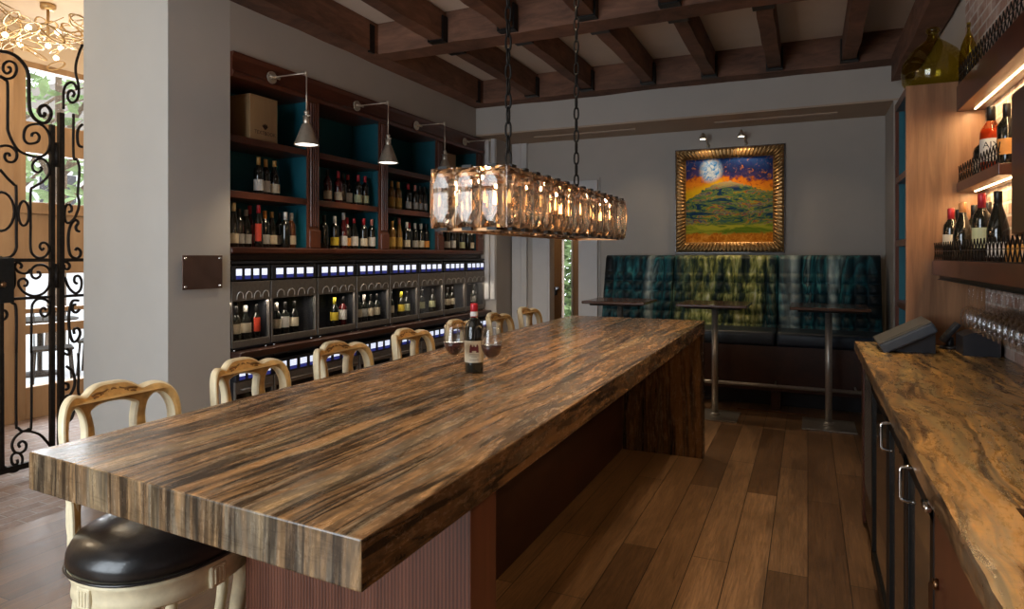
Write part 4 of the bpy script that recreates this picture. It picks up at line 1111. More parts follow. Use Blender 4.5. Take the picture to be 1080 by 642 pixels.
# chains: wide open links turned by quarter turns
for y, seed in ((2.807, 0), (3.807, 1)):
    mb = MB(); z = cz1 - .02; k = 0; L = .082
    while z < CZ - .05:
        pts = []
        for a in range(16):
            q = 2 * pi * a / 16
            u = .0135 * cos(q); v = L / 2 * .95 * (abs(sin(q)) ** .75) * (1 if sin(q) >= 0 else -1)
            pts.append((-1.3 + (u if k % 2 else 0), y + (0 if k % 2 else u), z + L / 2 + v))
        mb.tube(pts, .0052, 6, closed=True); z += L - .013; k += 1
    mb.build('chain', M['black'], ch)
    MB().lathe([(.0, .05), (.02, .045), (.06, .02), (.062, 0)][::-1], (-1.3, y, CZ - .051), 20).build('ceiling_rose', M['black'], ch)

# ------------------------------------------------------------------ painting with picture lights
def painting_mat():
    m, nt, b = newmat('painted_canvas')
    tc = nd(nt, 'ShaderNodeTexCoord'); sep = nd(nt, 'ShaderNodeSeparateXYZ'); nt.links.new(tc.outputs['Generated'], sep.inputs[0])
    u, v0 = sep.outputs['X'], sep.outputs['Z']
    g = tc.outputs['Generated']
    n1 = noise(nt, g, 5, 5, .6, .5); n2 = noise(nt, g, 18, 6, .65, 1.0)
    mp = nd(nt, 'ShaderNodeMapping'); mp.inputs['Scale'].default_value = (2.2, 1, 9); nt.links.new(g, mp.inputs[0]); n3 = noise(nt, mp.outputs[0], 4, 6, .65, 1.2)
    def con(q, k): return mth(nt, 'ADD', mth(nt, 'MULTIPLY', mth(nt, 'SUBTRACT', q, .5), k), .5)
    n1 = con(n1, 1.7); n2 = con(n2, 1.8); n3 = con(noise(nt, mp.outputs[0], 1.7, 3, .55, 1.2), 2.6)
    v = mth(nt, 'ADD', v0, mth(nt, 'MULTIPLY', mth(nt, 'SUBTRACT', n2, .5), .06))
    d = mth(nt, 'SUBTRACT', u, .44); hill = mth(nt, 'ADD', mth(nt, 'ADD', .42, mth(nt, 'MULTIPLY', mth(nt, 'MAXIMUM', d, 0), .24)), mth(nt, 'MULTIPLY', .29, mth(nt, 'POWER', 2.718, mth(nt, 'MULTIPLY', mth(nt, 'MULTIPLY', d, d), -6.5))))
    sk = mth(nt, 'ADD', mth(nt, 'ADD', v0, mth(nt, 'MULTIPLY', u, .04)), mth(nt, 'MULTIPLY', mth(nt, 'SUBTRACT', n1, .5), .22))
    sky = ramp(nt, sk, [(.60, (.78, .36, .05)), (.71, (.70, .22, .03)), (.765, (.62, .19, .04)), (.80, (.05, .035, .09)), (.87, (.010, .016, .07)), (1, (.02, .05, .16))])
    sky = mixc(nt, ramp(nt, n2, [(.60, (0, 0, 0)), (.85, (.5, .5, .5))]), sky, (.80, .34, .06))
    sky = mixc(nt, ramp(nt, n2, [(.25, (.55, .55, .55)), (.42, (0, 0, 0))]), sky, (.03, .03, .12))
    du = mth(nt, 'SUBTRACT', u, .30); dv = mth(nt, 'MULTIPLY', mth(nt, 'SUBTRACT', v0, .85), .85)
    rr = mth(nt, 'SQRT', mth(nt, 'ADD', mth(nt, 'MULTIPLY', du, du), mth(nt, 'MULTIPLY', dv, dv)))
    moon = ramp(nt, mth(nt, 'ADD', rr, mth(nt, 'MULTIPLY', mth(nt, 'SUBTRACT', n2, .5), .05)), [(.075, (.95, .95, .95)), (.15, (0, 0, 0))])
    sky = mixc(nt, moon, sky, ramp(nt, n2, [(.3, (.12, .30, .65)), (.6, (.70, .78, .84))]))
    left = mth(nt, 'MULTIPLY', mth(nt, 'MULTIPLY', ramp(nt, mth(nt, 'ADD', mth(nt, 'MULTIPLY', u, -.34), v), [(.58, (1, 1, 1)), (.64, (0, 0, 0))]), ramp(nt, u, [(.40, (1, 1, 1)), (.47, (0, 0, 0))])), .9)
    sky = mixc(nt, left, sky, ramp(nt, n1, [(.3, (.60, .38, .05)), (.7, (.75, .50, .10))]))
    land = ramp(nt, n3, [(.14, (.010, .03, .08)), (.26, (.03, .09, .06)), (.36, (.20, .23, .05)), (.44, (.03, .09, .10)), (.50, (.10, .17, .06)), (.57, (.34, .32, .10)), (.63, (.40, .14, .05)), (.70, (.04, .07, .14)), (.80, (.30, .30, .14)), (.9, (.08, .15, .08))])
    band = ramp(nt, noise(nt, mp.outputs[0], 1.1, 2, .5, 1.4), [(.47, (0, 0, 0)), (.495, (.85, .85, .85)), (.515, (0, 0, 0))]); land = mixc(nt, band, land, (.012, .025, .07))
    pk = ramp(nt, v0, [(.64, (0, 0, 0)), (.72, (.8, .8, .8))])
    land = mixc(nt, pk, land, (.58, .42, .25))
    field = ramp(nt, v, [(.20, (1, 1, 1)), (.24, (0, 0, 0))]); land = mixc(nt, field, land, ramp(nt, n3, [(.3, (.13, .19, .04)), (.7, (.42, .40, .10))]))
    near = ramp(nt, v, [(.095, (1, 1, 1)), (.12, (0, 0, 0))]); land = mixc(nt, near, land, ramp(nt, n2, [(.2, (.42, .13, .05)), (.7, (.78, .40, .18))]))
    isk = mth(nt, 'GREATER_THAN', v, hill)
    c = mixc(nt, isk, land, sky)
    hs = nd(nt, 'ShaderNodeHueSaturation'); hs.inputs['Saturation'].default_value = 1.25; hs.inputs['Value'].default_value = .95; nt.links.new(c, hs.inputs['Color'])
    nt.links.new(hs.outputs[0], b.inputs['Base Color']); b.inputs['Roughness'].default_value = .7; b.inputs['Specular IOR Level'].default_value = .25
    bump(nt, b, n2, .4, .004)
    return m
ax0, ax1, az0, az1, ay = -1.486, -.252, 1.622, 2.872, 8.20
art = thing('painting', ((ax0 + ax1) / 2, ay - .03, az0), 'square landscape painting of a green hill under a moon in ribbed gilt frame', 'painting')
MB().box(ax0 + .115, ax1 - .115, ay - .035, ay - .012, az0 + .115, az1 - .115).build('canvas', painting_mat(), art)
mb = MB()
prof = [(0, .002), (0, .055), (.02, .070), (.05, .066), (.08, .060), (.105, .045), (.12, .035), (.12, .002)]
for s in range(4):
    def P(t, d, h, s=s):
        # t along the side 0..1, d inset, h out from the wall
        L = (ax0 + d, ax1 - d, az0 + d, az1 - d)
        if s == 0: return (L[0] + (L[1] - L[0]) * t, ay - h, L[2])
        if s == 1: return (L[1], ay - h, L[2] + (L[3] - L[2]) * t)
        if s == 2: return (L[1] + (L[0] - L[1]) * t, ay - h, L[3])
        return (L[0], ay - h, L[3] + (L[2] - L[3]) * t)
    mb.grid(lambda u, v, P=P: P(v, *prof[min(int(round(u * (len(prof) - 1))), len(prof) - 1)]), len(prof) - 1, 1, smooth=False)
    for k in range(26):
        t0 = (k + .5) / 26
        mb.tube([P(t0, .012, .062), P(t0, .03, .082), P(t0, .06, .080), P(t0, .09, .066), P(t0, .108, .052)], .015, 6)
mb.build('frame', M['gold'], art)
for s0 in ((ax0, az0),):
    mb = MB().box(ax0 - .008, ax1 + .008, ay - .04, ay - .002, az0 - .012, az0 + .004).box(ax0 - .008, ax1 + .008, ay - .04, ay - .002, az1 - .004, az1 + .012).box(ax0 - .012, ax0 + .004, ay - .04, ay - .002, az0 - .012, az1 + .012).box(ax1 - .004, ax1 + .012, ay - .04, ay - .002, az0 - .012, az1 + .012)
    mb.build('outer_edge', M['darkwood'], art)
for x, lab, e in ((-1.105, 'small picture light above the left part of the painting', 9), (-.672, 'small glowing picture light above the right part of the painting', 16)):
    t = thing('picture_light', (x, 8.19, 2.93), lab, 'lamp', 'picture lights over the painting')
    MB().tube([(x, 8.1995, 2.92), (x, 8.185, 2.92)], .022, 12).build('wall_plate', M['nickel'], t)
    MB().tube(smooth_path([(x, 8.19, 2.92), (x - .01, 8.10, 2.97), (x - .015, 8.02, 3.03), (x - .03, 7.97, 3.02)], 5), .006, 8).build('arm', M['nickel'], t)
    MB().lathe([(.045, 0), (.040, .02), (.020, .045), (.012, .075), (.0, .08)], (x - .032, 7.965, 2.965), 16).build('shade', M['nickel'], t)
    MB().lathe([(0, 0), (.03, .004), (.03, .010), (0, .012)], (x - .032, 7.965, 2.960), 12).build('bulb', M['lampbulb'], t)
    l = bpy.data.lights.new('picture_spot', 'SPOT'); l.energy = e; l.color = (1, .74, .45); l.spot_size = R(100); l.spot_blend = .7; l.shadow_soft_size = .03
    lo = bpy.data.objects.new('picture_spot', l); C.objects.link(lo); lo.location = (x - .032, 7.95, 2.95)
    lo.rotation_euler = (Vector((x, 8.2, 2.2)) - lo.location).to_track_quat('-Z', 'Y').to_euler()

# ------------------------------------------------------------------ banquette
def velvet_mat():
    m, nt, b = newmat('dyed_velvet')
    tc = nd(nt, 'ShaderNodeTexCoord'); sep = nd(nt, 'ShaderNodeSeparateXYZ'); nt.links.new(tc.outputs['Object'], sep.inputs[0])
    v = coords(nt, (1, .4, .20))
    n1 = noise(nt, v, 4.2, 3, .55, .5); n2 = noise(nt, v, 15, 4, .6, .4); n3 = noise(nt, coords(nt, (1, 1, .7)), 3, 4)
    c = ramp(nt, n1, [(.30, (.001, .005, .008)), (.42, (.002, .016, .024)), (.475, (.008, .085, .105)), (.52, (.002, .016, .024)), (.575, (.004, .045, .058)), (.60, (.02, .15, .17)), (.635, (.003, .022, .030)), (.70, (.24, .36, .36))])
    c = mixc(nt, .75, c, ramp(nt, n2, [(.35, (.25, .3, .35)), (.52, (1, 1, 1)), (.66, (2.2, 2.0, 1.7))]), 'MULTIPLY')
    # olive and yellow dye over the middle section
    x = mth(nt, 'ADD', sep.outputs['X'], mth(nt, 'MULTIPLY', mth(nt, 'SUBTRACT', n1, .5), .5))
    dx = mth(nt, 'ABSOLUTE', mth(nt, 'SUBTRACT', x, -.09))
    mask = ramp(nt, dx, [(.30, (1, 1, 1)), (.62, (0, 0, 0))])
    green = ramp(nt, n2, [(.36, (.004, .016, .018)), (.46, (.05, .075, .03)), (.54, (.24, .26, .06)), (.61, (.50, .50, .17)), (.70, (.72, .72, .46))])
    c = mixc(nt, mth(nt, 'MULTIPLY', mask, ramp(nt, n3, [(.3, (.5, .5, .5)), (.55, (1, 1, 1))])), c, green)
    # pale washed streaks
    for px, w in ((-.92, .05), (.62, .07), (1.05, .04)):
        dd = mth(nt, 'ABSOLUTE', mth(nt, 'SUBTRACT', mth(nt, 'ADD', sep.outputs['X'], mth(nt, 'MULTIPLY', mth(nt, 'SUBTRACT', n1, .5), .25)), px))
        c = mixc(nt, mth(nt, 'MULTIPLY', ramp(nt, dd, [(0, (1, 1, 1)), (w * 1.6, (0, 0, 0))]), mth(nt, 'MULTIPLY', n2, 1.5)), c, (.40, .48, .46))
    nt.links.new(c, b.inputs['Base Color']); b.inputs['Roughness'].default_value = .5; b.inputs['Specular IOR Level'].default_value = .3
    return m
bx0, bx1 = -2.285, .702
bq = thing('banquette', ((bx0 + bx1) / 2, 7.6, 0), 'long banquette with tufted teal and green velvet back and dark blue seat', 'banquette')
SEC = [bx0, -1.443, -.298, bx1]
VM = velvet_mat()
for i in range(3):
    a, b = SEC[i] + .004, SEC[i + 1] - .004
    ncol = max(6, round((b - a) / .118)); pw = (b - a) / ncol
    def bk(u, v, a=a, b=b, pw=pw):
        x = a + (b - a) * u; z = .79 + .795 * v
        yb = 7.63 + .20 * v
        s = (x - a) / pw
        rows = (1.50 - z) / .115   # rows of buttons below the channelled top
        ch_ = abs(sin(pi * s)) ** .55
        if rows < .9:
            d = .034 * ch_
        else:
            r = rows - .9
            off = .5 * (int(r) % 2)
            pil = (abs(sin(pi * s)) ** .6) * (abs(sin(pi * r)) ** .6)
            d = .006 + .046 * pil if r < 5 else .022 + .022 * ch_
            if r < .35: d = d * (r / .35) + .030 * ch_ * (1 - r / .35)
        e = 1.0
        if v > .93: e = math.sqrt(max(0, 1 - ((v - .93) / .07) ** 2))
        return (x, yb - d * e + (1 - e) * .05, z)
    mb = MB().grid(bk, int((b - a) / .0105), 84)
    for c_ in range(1, ncol):           # covered buttons where four tufts meet
        for r in range(0, 6):
            z = 1.50 - (.9 + r) * .115; x = a + c_ * pw; v_ = (z - .79) / .795
            n0 = len(mb.v); mb.lathe([(.009, -.006), (.011, 0), (.006, .006), (0, .007)], (0, 0, 0), 8)
            for q in range(n0, len(mb.v)):
                px_, py_, pz_ = mb.v[q]; mb.v[q] = (x + px_, 7.63 + .20 * v_ - .006 - pz_, z + py_)
    mb.build('back_cushion', VM, bq, fix=False)
    MB().box(a, b, 7.88, 8.05, .79, 1.575, bev=.01).build('back_shell', M['blueleather'], bq)
    MB().box(a, b, 7.10, 7.66, .655, .80, bev=.035, seg=4, smooth=True).build('seat_cushion', M['blueleather'], bq)
    MB().tube([(a + .02, 7.635, .798), (b - .02, 7.635, .798)], .010, 8).build('piping', VM, bq)
mb = MB()
mb.box(bx0, bx1, 7.16, 8.05, .19, .655, bev=.004)
mb.build('base_panel', M['mahogany'], bq)
MB().box(bx0, bx1, 7.40, 8.04, 0, .19).build('plinth', M['blackplastic'], bq)
mb = MB()
for x in (bx0 + .05, -1.443, -.298, bx1 - .06): MB().box(x - .045, x + .045, 7.15, 7.38, 0, .19).build('support', M['mahogany'], bq)
mb = MB().tube([(bx0 + .1, 6.93, .285), (.46, 6.93, .285)], .019, 12)
mb.build('foot_rail', M['steel'], bq)
for x in (-2.05, -.87, -.298, .42):
    MB().tube([(x, 6.93, .285), (x, 7.16, .285)], .011, 8).lathe([(.028, 0), (.026, .012)], (x, 0, 0), 12).build('rail_bracket', M['steel'], bq) if False else MB().tube([(x, 6.93, .285), (x, 7.165, .285)], .011, 8).build('rail_bracket', M['steel'], bq)
t = thing('floor_strip', (-.33, 7.06, 0), 'thin metal strip on the floor before the banquette', 'trim')
MB().box(-.66, -.02, 7.045, 7.075, .0005, .010, bev=.002).build('strip', M['brass'], t)

# ------------------------------------------------------------------ high bistro tables
def bistro(x, y, lab):
    t = thing('bistro_table', (x, y, 0), lab, 'table', 'high bistro tables before the banquette')
    mb = MB().box(x - .325, x + .325, y - .31, y + .31, 1.088, 1.116, bev=.008); mb.build('tabletop', M['tabletop'], t)
    MB().box(x - .26, x + .26, y - .25, y + .25, 1.068, 1.0878, bev=.01).build('under_plate', M['black'], t)
    MB().tube([(x, y, .012), (x, y, 1.068)], .030, 18).lathe([(.05, 0), (.045, .02), (.031, .03)], (x, y, .012), 18).build('pole', M['steel'], t)
    MB().box(x - .225, x + .225, y - .225, y + .225, .0, .013, bev=.003).build('base_plate', M['steel'], t)
M['tabletop'] = wood('dark_table_top', (.040, .015, .008), (.135, .058, .030), (.4, 1, 1), 12, .25, .06, .3)
bistro(-1.79, 6.66, 'high bistro table with dark wood top at the left of the banquette')
bistro(-.835, 6.66, 'high bistro table with dark wood top in the middle, on steel pole')
bistro(.175, 6.69, 'high bistro table with dark wood top nearest the back bar')

# ------------------------------------------------------------------ back bar on the right
bc = thing('bar_cabinet', (.6, 2.9, 0), 'dark wood back bar base with glass fronted coolers and wooden doors', 'cabinet')
CY = 4.40; XW = .911; y0c = -.55
mb = MB().box(.30, XW - .001, 1.66, CY - .008, .10, T - .0605).box(.30, XW - .001, y0c, 1.11, .10, T - .0605).box(.30, .36, 1.11, 1.66, .10, T - .0605).box(.79, XW - .001, 1.11, 1.66, .10, T - .0605).box(.36, XW - .001, y0c, CY - .008, 0, .10)
# recess behind the coolers
mb.build('carcass', M['darkwood'], bc)
MB().box(.292, .302, CY - .125, CY - .005, .03, T - .0605).box(.302, XW - .001, CY - .006, CY, .0, T - .0605).build('end_panel', M['cherryv'], bc)
g = MB()
for k in range(30): g.box(.280, .288, 3.58, 4.00, .35 + .02 * k, .358 + .02 * k)
g.box(.288, .300, 3.56, 4.02, .33, .96)
g.build('vent_grille', M['darksteel'], bc)
def cooler(a, b, hy, mirror=False):
    d = MB().box(.276, .300, a, b, .13, .985, bev=.003)
    d = MB()
    d.box(.276, .300, a, a + .05, .13, .985, bev=.002).box(.276, .300, b - .05, b, .13, .985, bev=.002).box(.276, .300, a, b, .13, .19, bev=.002).box(.276, .300, a, b, .93, .985, bev=.002)
    o = d.build('cooler_door', M['black'], bc)
    MB().box(.285, .289, a + .05, b - .05, .19, .93).build('glass', M['coolglass'], o)
    if hy: MB().tube(smooth_path([(.276, hy, .985), (.242, hy, .980), (.238, hy, .965)], 3) + smooth_path([(.238, hy, .905), (.242, hy, .890), (.276, hy, .885)], 3), .0055, 8).build('handle', M['chrome'], o)
    MB().tube([(.270, a + .02, .13), (.270, a + .02, .10)], .012, 8).build('hinge', M['chrome'], o)
M['coolglass'] = plain('cooler_glass_reflection', (.085, .060, .038), .10, 0, .2, 3, 0, .8)  # brown base colour stands in for the floor reflected in the doors
cooler(2.84, 3.53, None); cooler(2.34, 2.83, 2.66); cooler(1.85, 2.33, 2.13)
for a, b in ((1.30, 1.84), (.70, 1.29), (.05, .69), (-.54, .04)):
    o = MB().box(.276, .300, a + .004, b - .004, .13, T - .075, bev=.003).build('door', M['cherryv'], bc)
    if a > 1:
        MB().tube([(.276, 1.785, .815), (.266, 1.785, .815)], .013, 14).build('lock', M['brass'], o)
MB().box(.258, .2999, 1.80, 1.835, .986, 1.004).tube([(.256, 1.79, .985), (.256, 1.84, .985)], .009, 8).build('door_bracket', M['chrome'], bc)
k = thing('key', (.262, 1.785, .795), 'small brass key hanging in the cabinet lock below the bar top', 'key')
MB().box(.256, .2655, 1.7835, 1.7865, .750, .817).tube([(.262, 1.785 + .014 * cos(a * pi / 6), .736 + .014 * sin(a * pi / 6)) for a in range(12)], .003, 6, closed=True).build('key_blade', M['brass'], k)
# stone bar top with a sink opening
sx0, sx1, sy0, sy1 = .385, .76, 1.14, 1.63
bt = MB()
def slab(x0, x1, y0, y1):
    bt.add([(x0, y0, T), (x1, y0, T), (x1, y1, T), (x0, y1, T)], [(0, 1, 2, 3)], 0)
    bt.add([(x0, y0, T - .06), (x1, y0, T - .06), (x1, y1, T - .06), (x0, y1, T - .06)], [(3, 2, 1, 0)], 0)
fx = [(y0c, .262), (1.2, .262), (2.0, .260), (3.2, .256), (CY + .002, .252)]
slab(.30, sx0, y0c, CY + .002); slab(sx1, XW - .001, y0c, CY + .002); slab(sx0, sx1, y0c, sy0); slab(sx0, sx1, sy1, CY + .002)
rnd = random.Random(5); ed = []
N_ = 90
for i in range(N_ + 1):
    y = y0c + (CY + .002 - y0c) * i / N_
    ed.append((y, .258 + rnd.uniform(-.002, .002)))
for i in range(N_):
    (ya, xa), (yb, xb) = ed[i], ed[i + 1]
    bt.add([(.30, ya, T), (xa, ya, T), (xb, yb, T), (.30, yb, T)], [(3, 2, 1, 0)], 0)
    bt.add([(xa, ya, T), (xa - .003, ya, T - .006), (xb - .003, yb, T - .006), (xb, yb, T)], [(3, 2, 1, 0)], 1)
    bt.add([(xa - .003, ya, T - .006), (xa, ya, T - .06), (xb, yb, T - .06), (xb - .003, yb, T - .006)], [(3, 2, 1, 0)], 1)
    bt.add([(xa, ya, T - .06), (.30, ya, T - .06), (.30, yb, T - .06), (xb, yb, T - .06)], [(3, 2, 1, 0)], 0)
bt.add([(.255, CY + .002, T - .06), (XW - .001, CY + .002, T - .06), (XW - .001, CY + .002, T), (.255, CY + .002, T)], [(0, 1, 2, 3)], 1)
for (xa, ya, xb, yb) in ((sx0, sy0, sx1, sy0), (sx1, sy0, sx1, sy1), (sx1, sy1, sx0, sy1), (sx0, sy1, sx0, sy0)):
    bt.add([(xa, ya, T), (xb, yb, T), (xb, yb, T - .06), (xa, ya, T - .06)], [(0, 1, 2, 3)], 1)
o = bt.build('counter_slab', [M['bar_top'], M['bar_side']], None, loc=(0, 0, 0))
tag(o, 'polished golden brown stone bar top along the right side', 'counter')
sk = thing('sink', ((sx0 + sx1) / 2, (sy0 + sy1) / 2, .85), 'dark sink basin cut into the stone bar top', 'sink')
MB().box(sx0 - .012, sx0 + .002, sy0, sy1, .84, T - .0605).box(sx1 - .002, sx1 + .012, sy0, sy1, .84, T - .0605).box(sx0, sx1, sy0 - .012, sy0 + .002, .84, T - .0605).box(sx0, sx1, sy1 - .002, sy1 + .012, .84, T - .0605).box(sx0 - .012, sx1 + .012, sy0 - .012, sy1 + .012, .83, .842).build('basin', M['darksteel'], sk)
MB().lathe([(.035, 0), (.03, .004), (.0, .002)], ((sx0 + sx1) / 2, (sy0 + sy1) / 2, .842), 16).build('drain', M['steel'], sk)

# tall unit with teal shelves facing the aisle; its near end is a walnut panel
tu = thing('tall_shelf_unit', (.72, 4.7, 0), 'tall walnut shelf unit with teal lined shelves beyond the back bar', 'shelf')
ux0, uy0, uy1, uz = .525, 4.425, 4.97, 2.575
MB().box(ux0, XW - .002, uy0, uy0 + .035, 0, uz, bev=.002).build('end_panel', M['walnut'], tu)
MB().box(ux0, XW - .002, uy1 - .035, uy1, 0, uz).build('end_panel', M['cherryv'], tu)
MB().box(ux0 + .001, XW - .002, uy0 + .035, uy1 - .035, uz - .05, uz).build('top', M['cherry'], tu)
MB().box(XW - .02, XW - .002, uy0 + .035, uy1 - .035, 0, uz - .05).box(ux0 + .02, XW - .02, uy0 + .035, uy0 + .041, .1, uz - .05).box(ux0 + .02, XW - .02, uy1 - .041, uy1 - .035, .1, uz - .05).build('teal_lining', M['teal'], tu)
for z in (.10, .72, 1.27, 1.66, 2.07):
    MB().box(ux0 + .004, XW - .02, uy0 + .035, uy1 - .035, z - .02, z + .02).build('shelf_board', M['cherry'], tu)
for x, y, z, l in ((.60, 4.62, 2.0905, 'top'), (.60, 4.62, 1.6805, 'upper middle'), (.60, 4.66, 1.2905, 'lower middle')):
    bottle((x, y, z), 'white', 'cream', 'bordeaux', 'dark', (.03, .105), f'cream labelled bottle on the {l} teal shelf of the tall unit', 'bottles in the tall unit')

# demijohns on top of it
def demijohn(x, y, z, s, lab, m):
    t = thing('demijohn', (x, y, z), lab, 'bottle', 'green glass demijohns')
    pr = [(.10, 0), (.135, .012), (.163, .06), (.170, .12), (.160, .18), (.125, .24), (.075, .285), (.040, .312), (.030, .335), (.028, .372)]
    inn = [(r - .005, q) for r, q in pr[::-1][:-2]] + [(.13, .02), (0, .018)]
    sc = [(r * s[0], q * s[1]) for r, q in pr + inn]
    MB().lathe(sc, n=36).build('body', m, None).parent = t
    MB().lathe([(.028 * s[0], .355 * s[1]), (.038 * s[0], .36 * s[1]), (.038 * s[0], .378 * s[1]), (.030 * s[0], .385 * s[1]), (.024 * s[0], .384 * s[1]), (.024 * s[0], .36 * s[1])], n=24).build('lip', m, None).parent = t
demijohn(.692, 4.645, uz + .0005, (1.0, 1.0), 'large round olive green glass demijohn on top of the tall unit', M['greenglass'])
demijohn(.838, 4.462, uz + .0005, (.29, .88), 'narrow green glass bottle beside the large demijohn, against the brick', M['greenglass'])

# bottle shelves on the brick wall
def lattice(mb, x, ya, yb, z0, z1, pitch=.058, r=.0026):
    h = z1 - z0; n_ = int((yb - ya) / pitch)
    for k in range(n_ + 1):
        y = ya + k * (yb - ya) / n_
        for s in (1, -1):
            y2 = y + s * pitch
            if ya - .001 <= y2 <= yb + .001:
                mb.tube([(x, y, z0), (x, (y + y2) / 2, z0 + h / 2), (x, y2, z1 - .004)], r, 4, smooth=False)
    mb.box(x - .003, x + .003, ya, yb, z0, z0 + .005).box(x - .002, x + .002, ya, yb, z0 + h * .5 - .0015, z0 + h * .5 + .0015)
def led(mb, x, ya, yb, z): mb.box(x - .004, x + .004, ya, yb, z - .003, z)
def bar_shelf(name, x, ya, yb, z0, z1, lab, ledx, grp, lat=.085):
    t = thing(name, ((x + XW) / 2, (ya + yb) / 2, z0), lab, 'shelf', grp)
    MB().box(x, XW - .001, ya, yb, z0, z1, bev=.003).build('board', M['cherry'], t)
    mb = MB(); lattice(mb, x + .008, ya + .01, yb - .01, z1, z1 + lat)
    if name == 'bottle_shelf' and lat:
        pass
    mb.build('lattice_rail', M['black'], t)
    if ledx:
        mb = MB(); led(mb, ledx, ya + .06, yb - .06, z0 - .0005); mb.build('light_strip', M['led'], t)
        l = bpy.data.lights.new('shelf_light', 'AREA'); l.shape = 'RECTANGLE'; l.size = .02; l.size_y = yb - ya - .1; l.energy = 4.6 * (yb - ya); l.color = (1, .66, .32)
        lo = bpy.data.objects.new('shelf_light', l); C.objects.link(lo); lo.location = (ledx, (ya + yb) / 2, z0 - .006)
    return t
bar_shelf('bottle_shelf', .772, 1.2, 4.42, 2.40, 2.545, 'thick dark wood top shelf with black lattice rail and glowing strip', .85, 'lit bottle shelves on the brick wall', .11)
bar_shelf('bottle_shelf', .772, 3.526, 4.42, 1.940, 1.992, 'short dark wood shelf with lattice rail below the top shelf', .85, 'lit bottle shelves on the brick wall', .10)
t5 = bar_shelf('bottle_shelf', .655, 1.2, 4.42, 1.470, 1.552, 'deep dark wood shelf with lattice rail above the hanging glasses', None, 'lit bottle shelves on the brick wall', .105)
t = thing('wall_cabinet', (.81, 2.55, 1.65), 'dark brown upright wall cabinet beside the lit bottle shelves', 'cabinet')
MB().box(.70, XW - .001, 2.2, 2.98, 1.65, 2.19, bev=.004).build('body', M['darkwood'], t)
MB().box(.690, .6995, 2.21, 2.97, 1.66, 2.18, bev=.003).build('door', M['darkwood'], t)
BL = 'bottles on the deep back bar shelf'
zs = 1.5525
def rb_(x, y, cap, lab, kind, gk, txt, lz=(.03, .105), h=None, z=zs, g=BL): return bottle((x, y, z), cap, lab, kind, gk, lz, txt, g, h)
rb_(.712, 4.22, 'red', 'cream', B_, D, 'red capped wine bottle with cream label, nearest the walnut panel', (.085, .15), .285)
rb_(.775, 4.375, 'black', None, B_, D, 'black capped plain bottle half hidden against the walnut panel', h=.285)
rb_(.728, 4.015, 'copper', None, U_, D, 'dark bottle with copper foil on the deep back bar shelf', h=.300)
rb_(.835, 4.31, 'black', 'cream', B_, D, 'black capped bottle with cream label in the back row of the deep shelf', (.06, .15), .305)
rb_(.738, 3.66, 'red', 'palegreen', B_, D, 'red capped wine bottle with pale green label on the deep shelf', (.06, .15), .315)
rb_(.858, 4.12, 'black', 'white', B_, D, 'black capped bottle behind the red capped pale green labelled one', (.18, .20), .305)
rb_(.762, 3.485, 'black', 'white', U_, D, 'large sloping black wine bottle with low white label on the deep shelf', (.02, .085), .310)
for i, (x, y, l) in enumerate(((.80, 3.37, 'amber jar behind the lattice, nearer the black bottle'), (.80, 3.255, 'amber jar behind the lattice, nearer the wall cabinet'))):
    t = thing('jar', (x, y, zs), l, 'jar', 'amber jars on the deep back bar shelf')
    MB().lathe([(.034, 0), (.037, .005), (.037, .065), (.030, .075)], n=18).build('body', plain('amber_jar', (.50, .24, .05), .3, 0, .2, 10), None).parent = t
    MB().lathe([(.031, .0755), (.034, .077), (.034, .092), (.031, .094)], n=18).build('lid', M['brass'], None).parent = t
zu = 1.9925; UG = 'bottles on the short upper shelf'
# rose bottle with a large lettered label
loc = (.842, 3.985, zu)
t = thing('wine_bottle', loc, 'tall rose wine bottle with big white lettered label on the short shelf', 'bottle', UG)
pr = [(.042, 0), (.046, .008), (.0465, .205), (.042, .228), (.026, .252), (.0185, .268), (.0180, .335), (.0190, .337)]
inst(MB().lathe(pr, n=28).mesh('body', BM['rose']), 'body', (0, 0, 0), t)
inst(MB().lathe([(0, .004), (.041, .010), (.0425, .200), (.036, .225), (0, .226)], n=28).mesh('wine', plain('rose_wine', (.50, .13, .055), .1, 0, .05, 5)), 'wine', (0, 0, 0), t)
yaw = math.atan2(-loc[1], -loc[0]); rb = .0474
lo = MB().grid(lambda u, v: (rb * cos(yaw - 1.6 + 3.2 * u), rb * sin(yaw - 1.6 + 3.2 * u), .060 + .115 * v), 26, 1).build('label', LM['white'], None, fix=False); lo.parent = t
vs, fs = text_mesh('AIX', .044)
MB().add([((rb + .0008) * cos(yaw + v[0] / rb), (rb + .0008) * sin(yaw + v[0] / rb), .128 + v[1]) for v in vs], fs).build('lettering', M['blackplastic'], None, fix=False).parent = lo
inst(MB().lathe([(.0195, .268), (.0196, .334), (.018, .340), (0, .341)], n=18).mesh('capsule', CM['black']), 'capsule', (0, 0, 0), t)
bottle((.850, 3.735, zu), 'black', 'orange', 'bordeaux', 'dark', (.06, .135), 'black wine bottle with orange label beside the lettered rose bottle', UG)
bottle((.838, 4.12, zu), 'black', 'cream', 'squat', 'dark', (.03, .12), 'short dark bottle with cream label behind the lettered rose bottle', UG, .23)
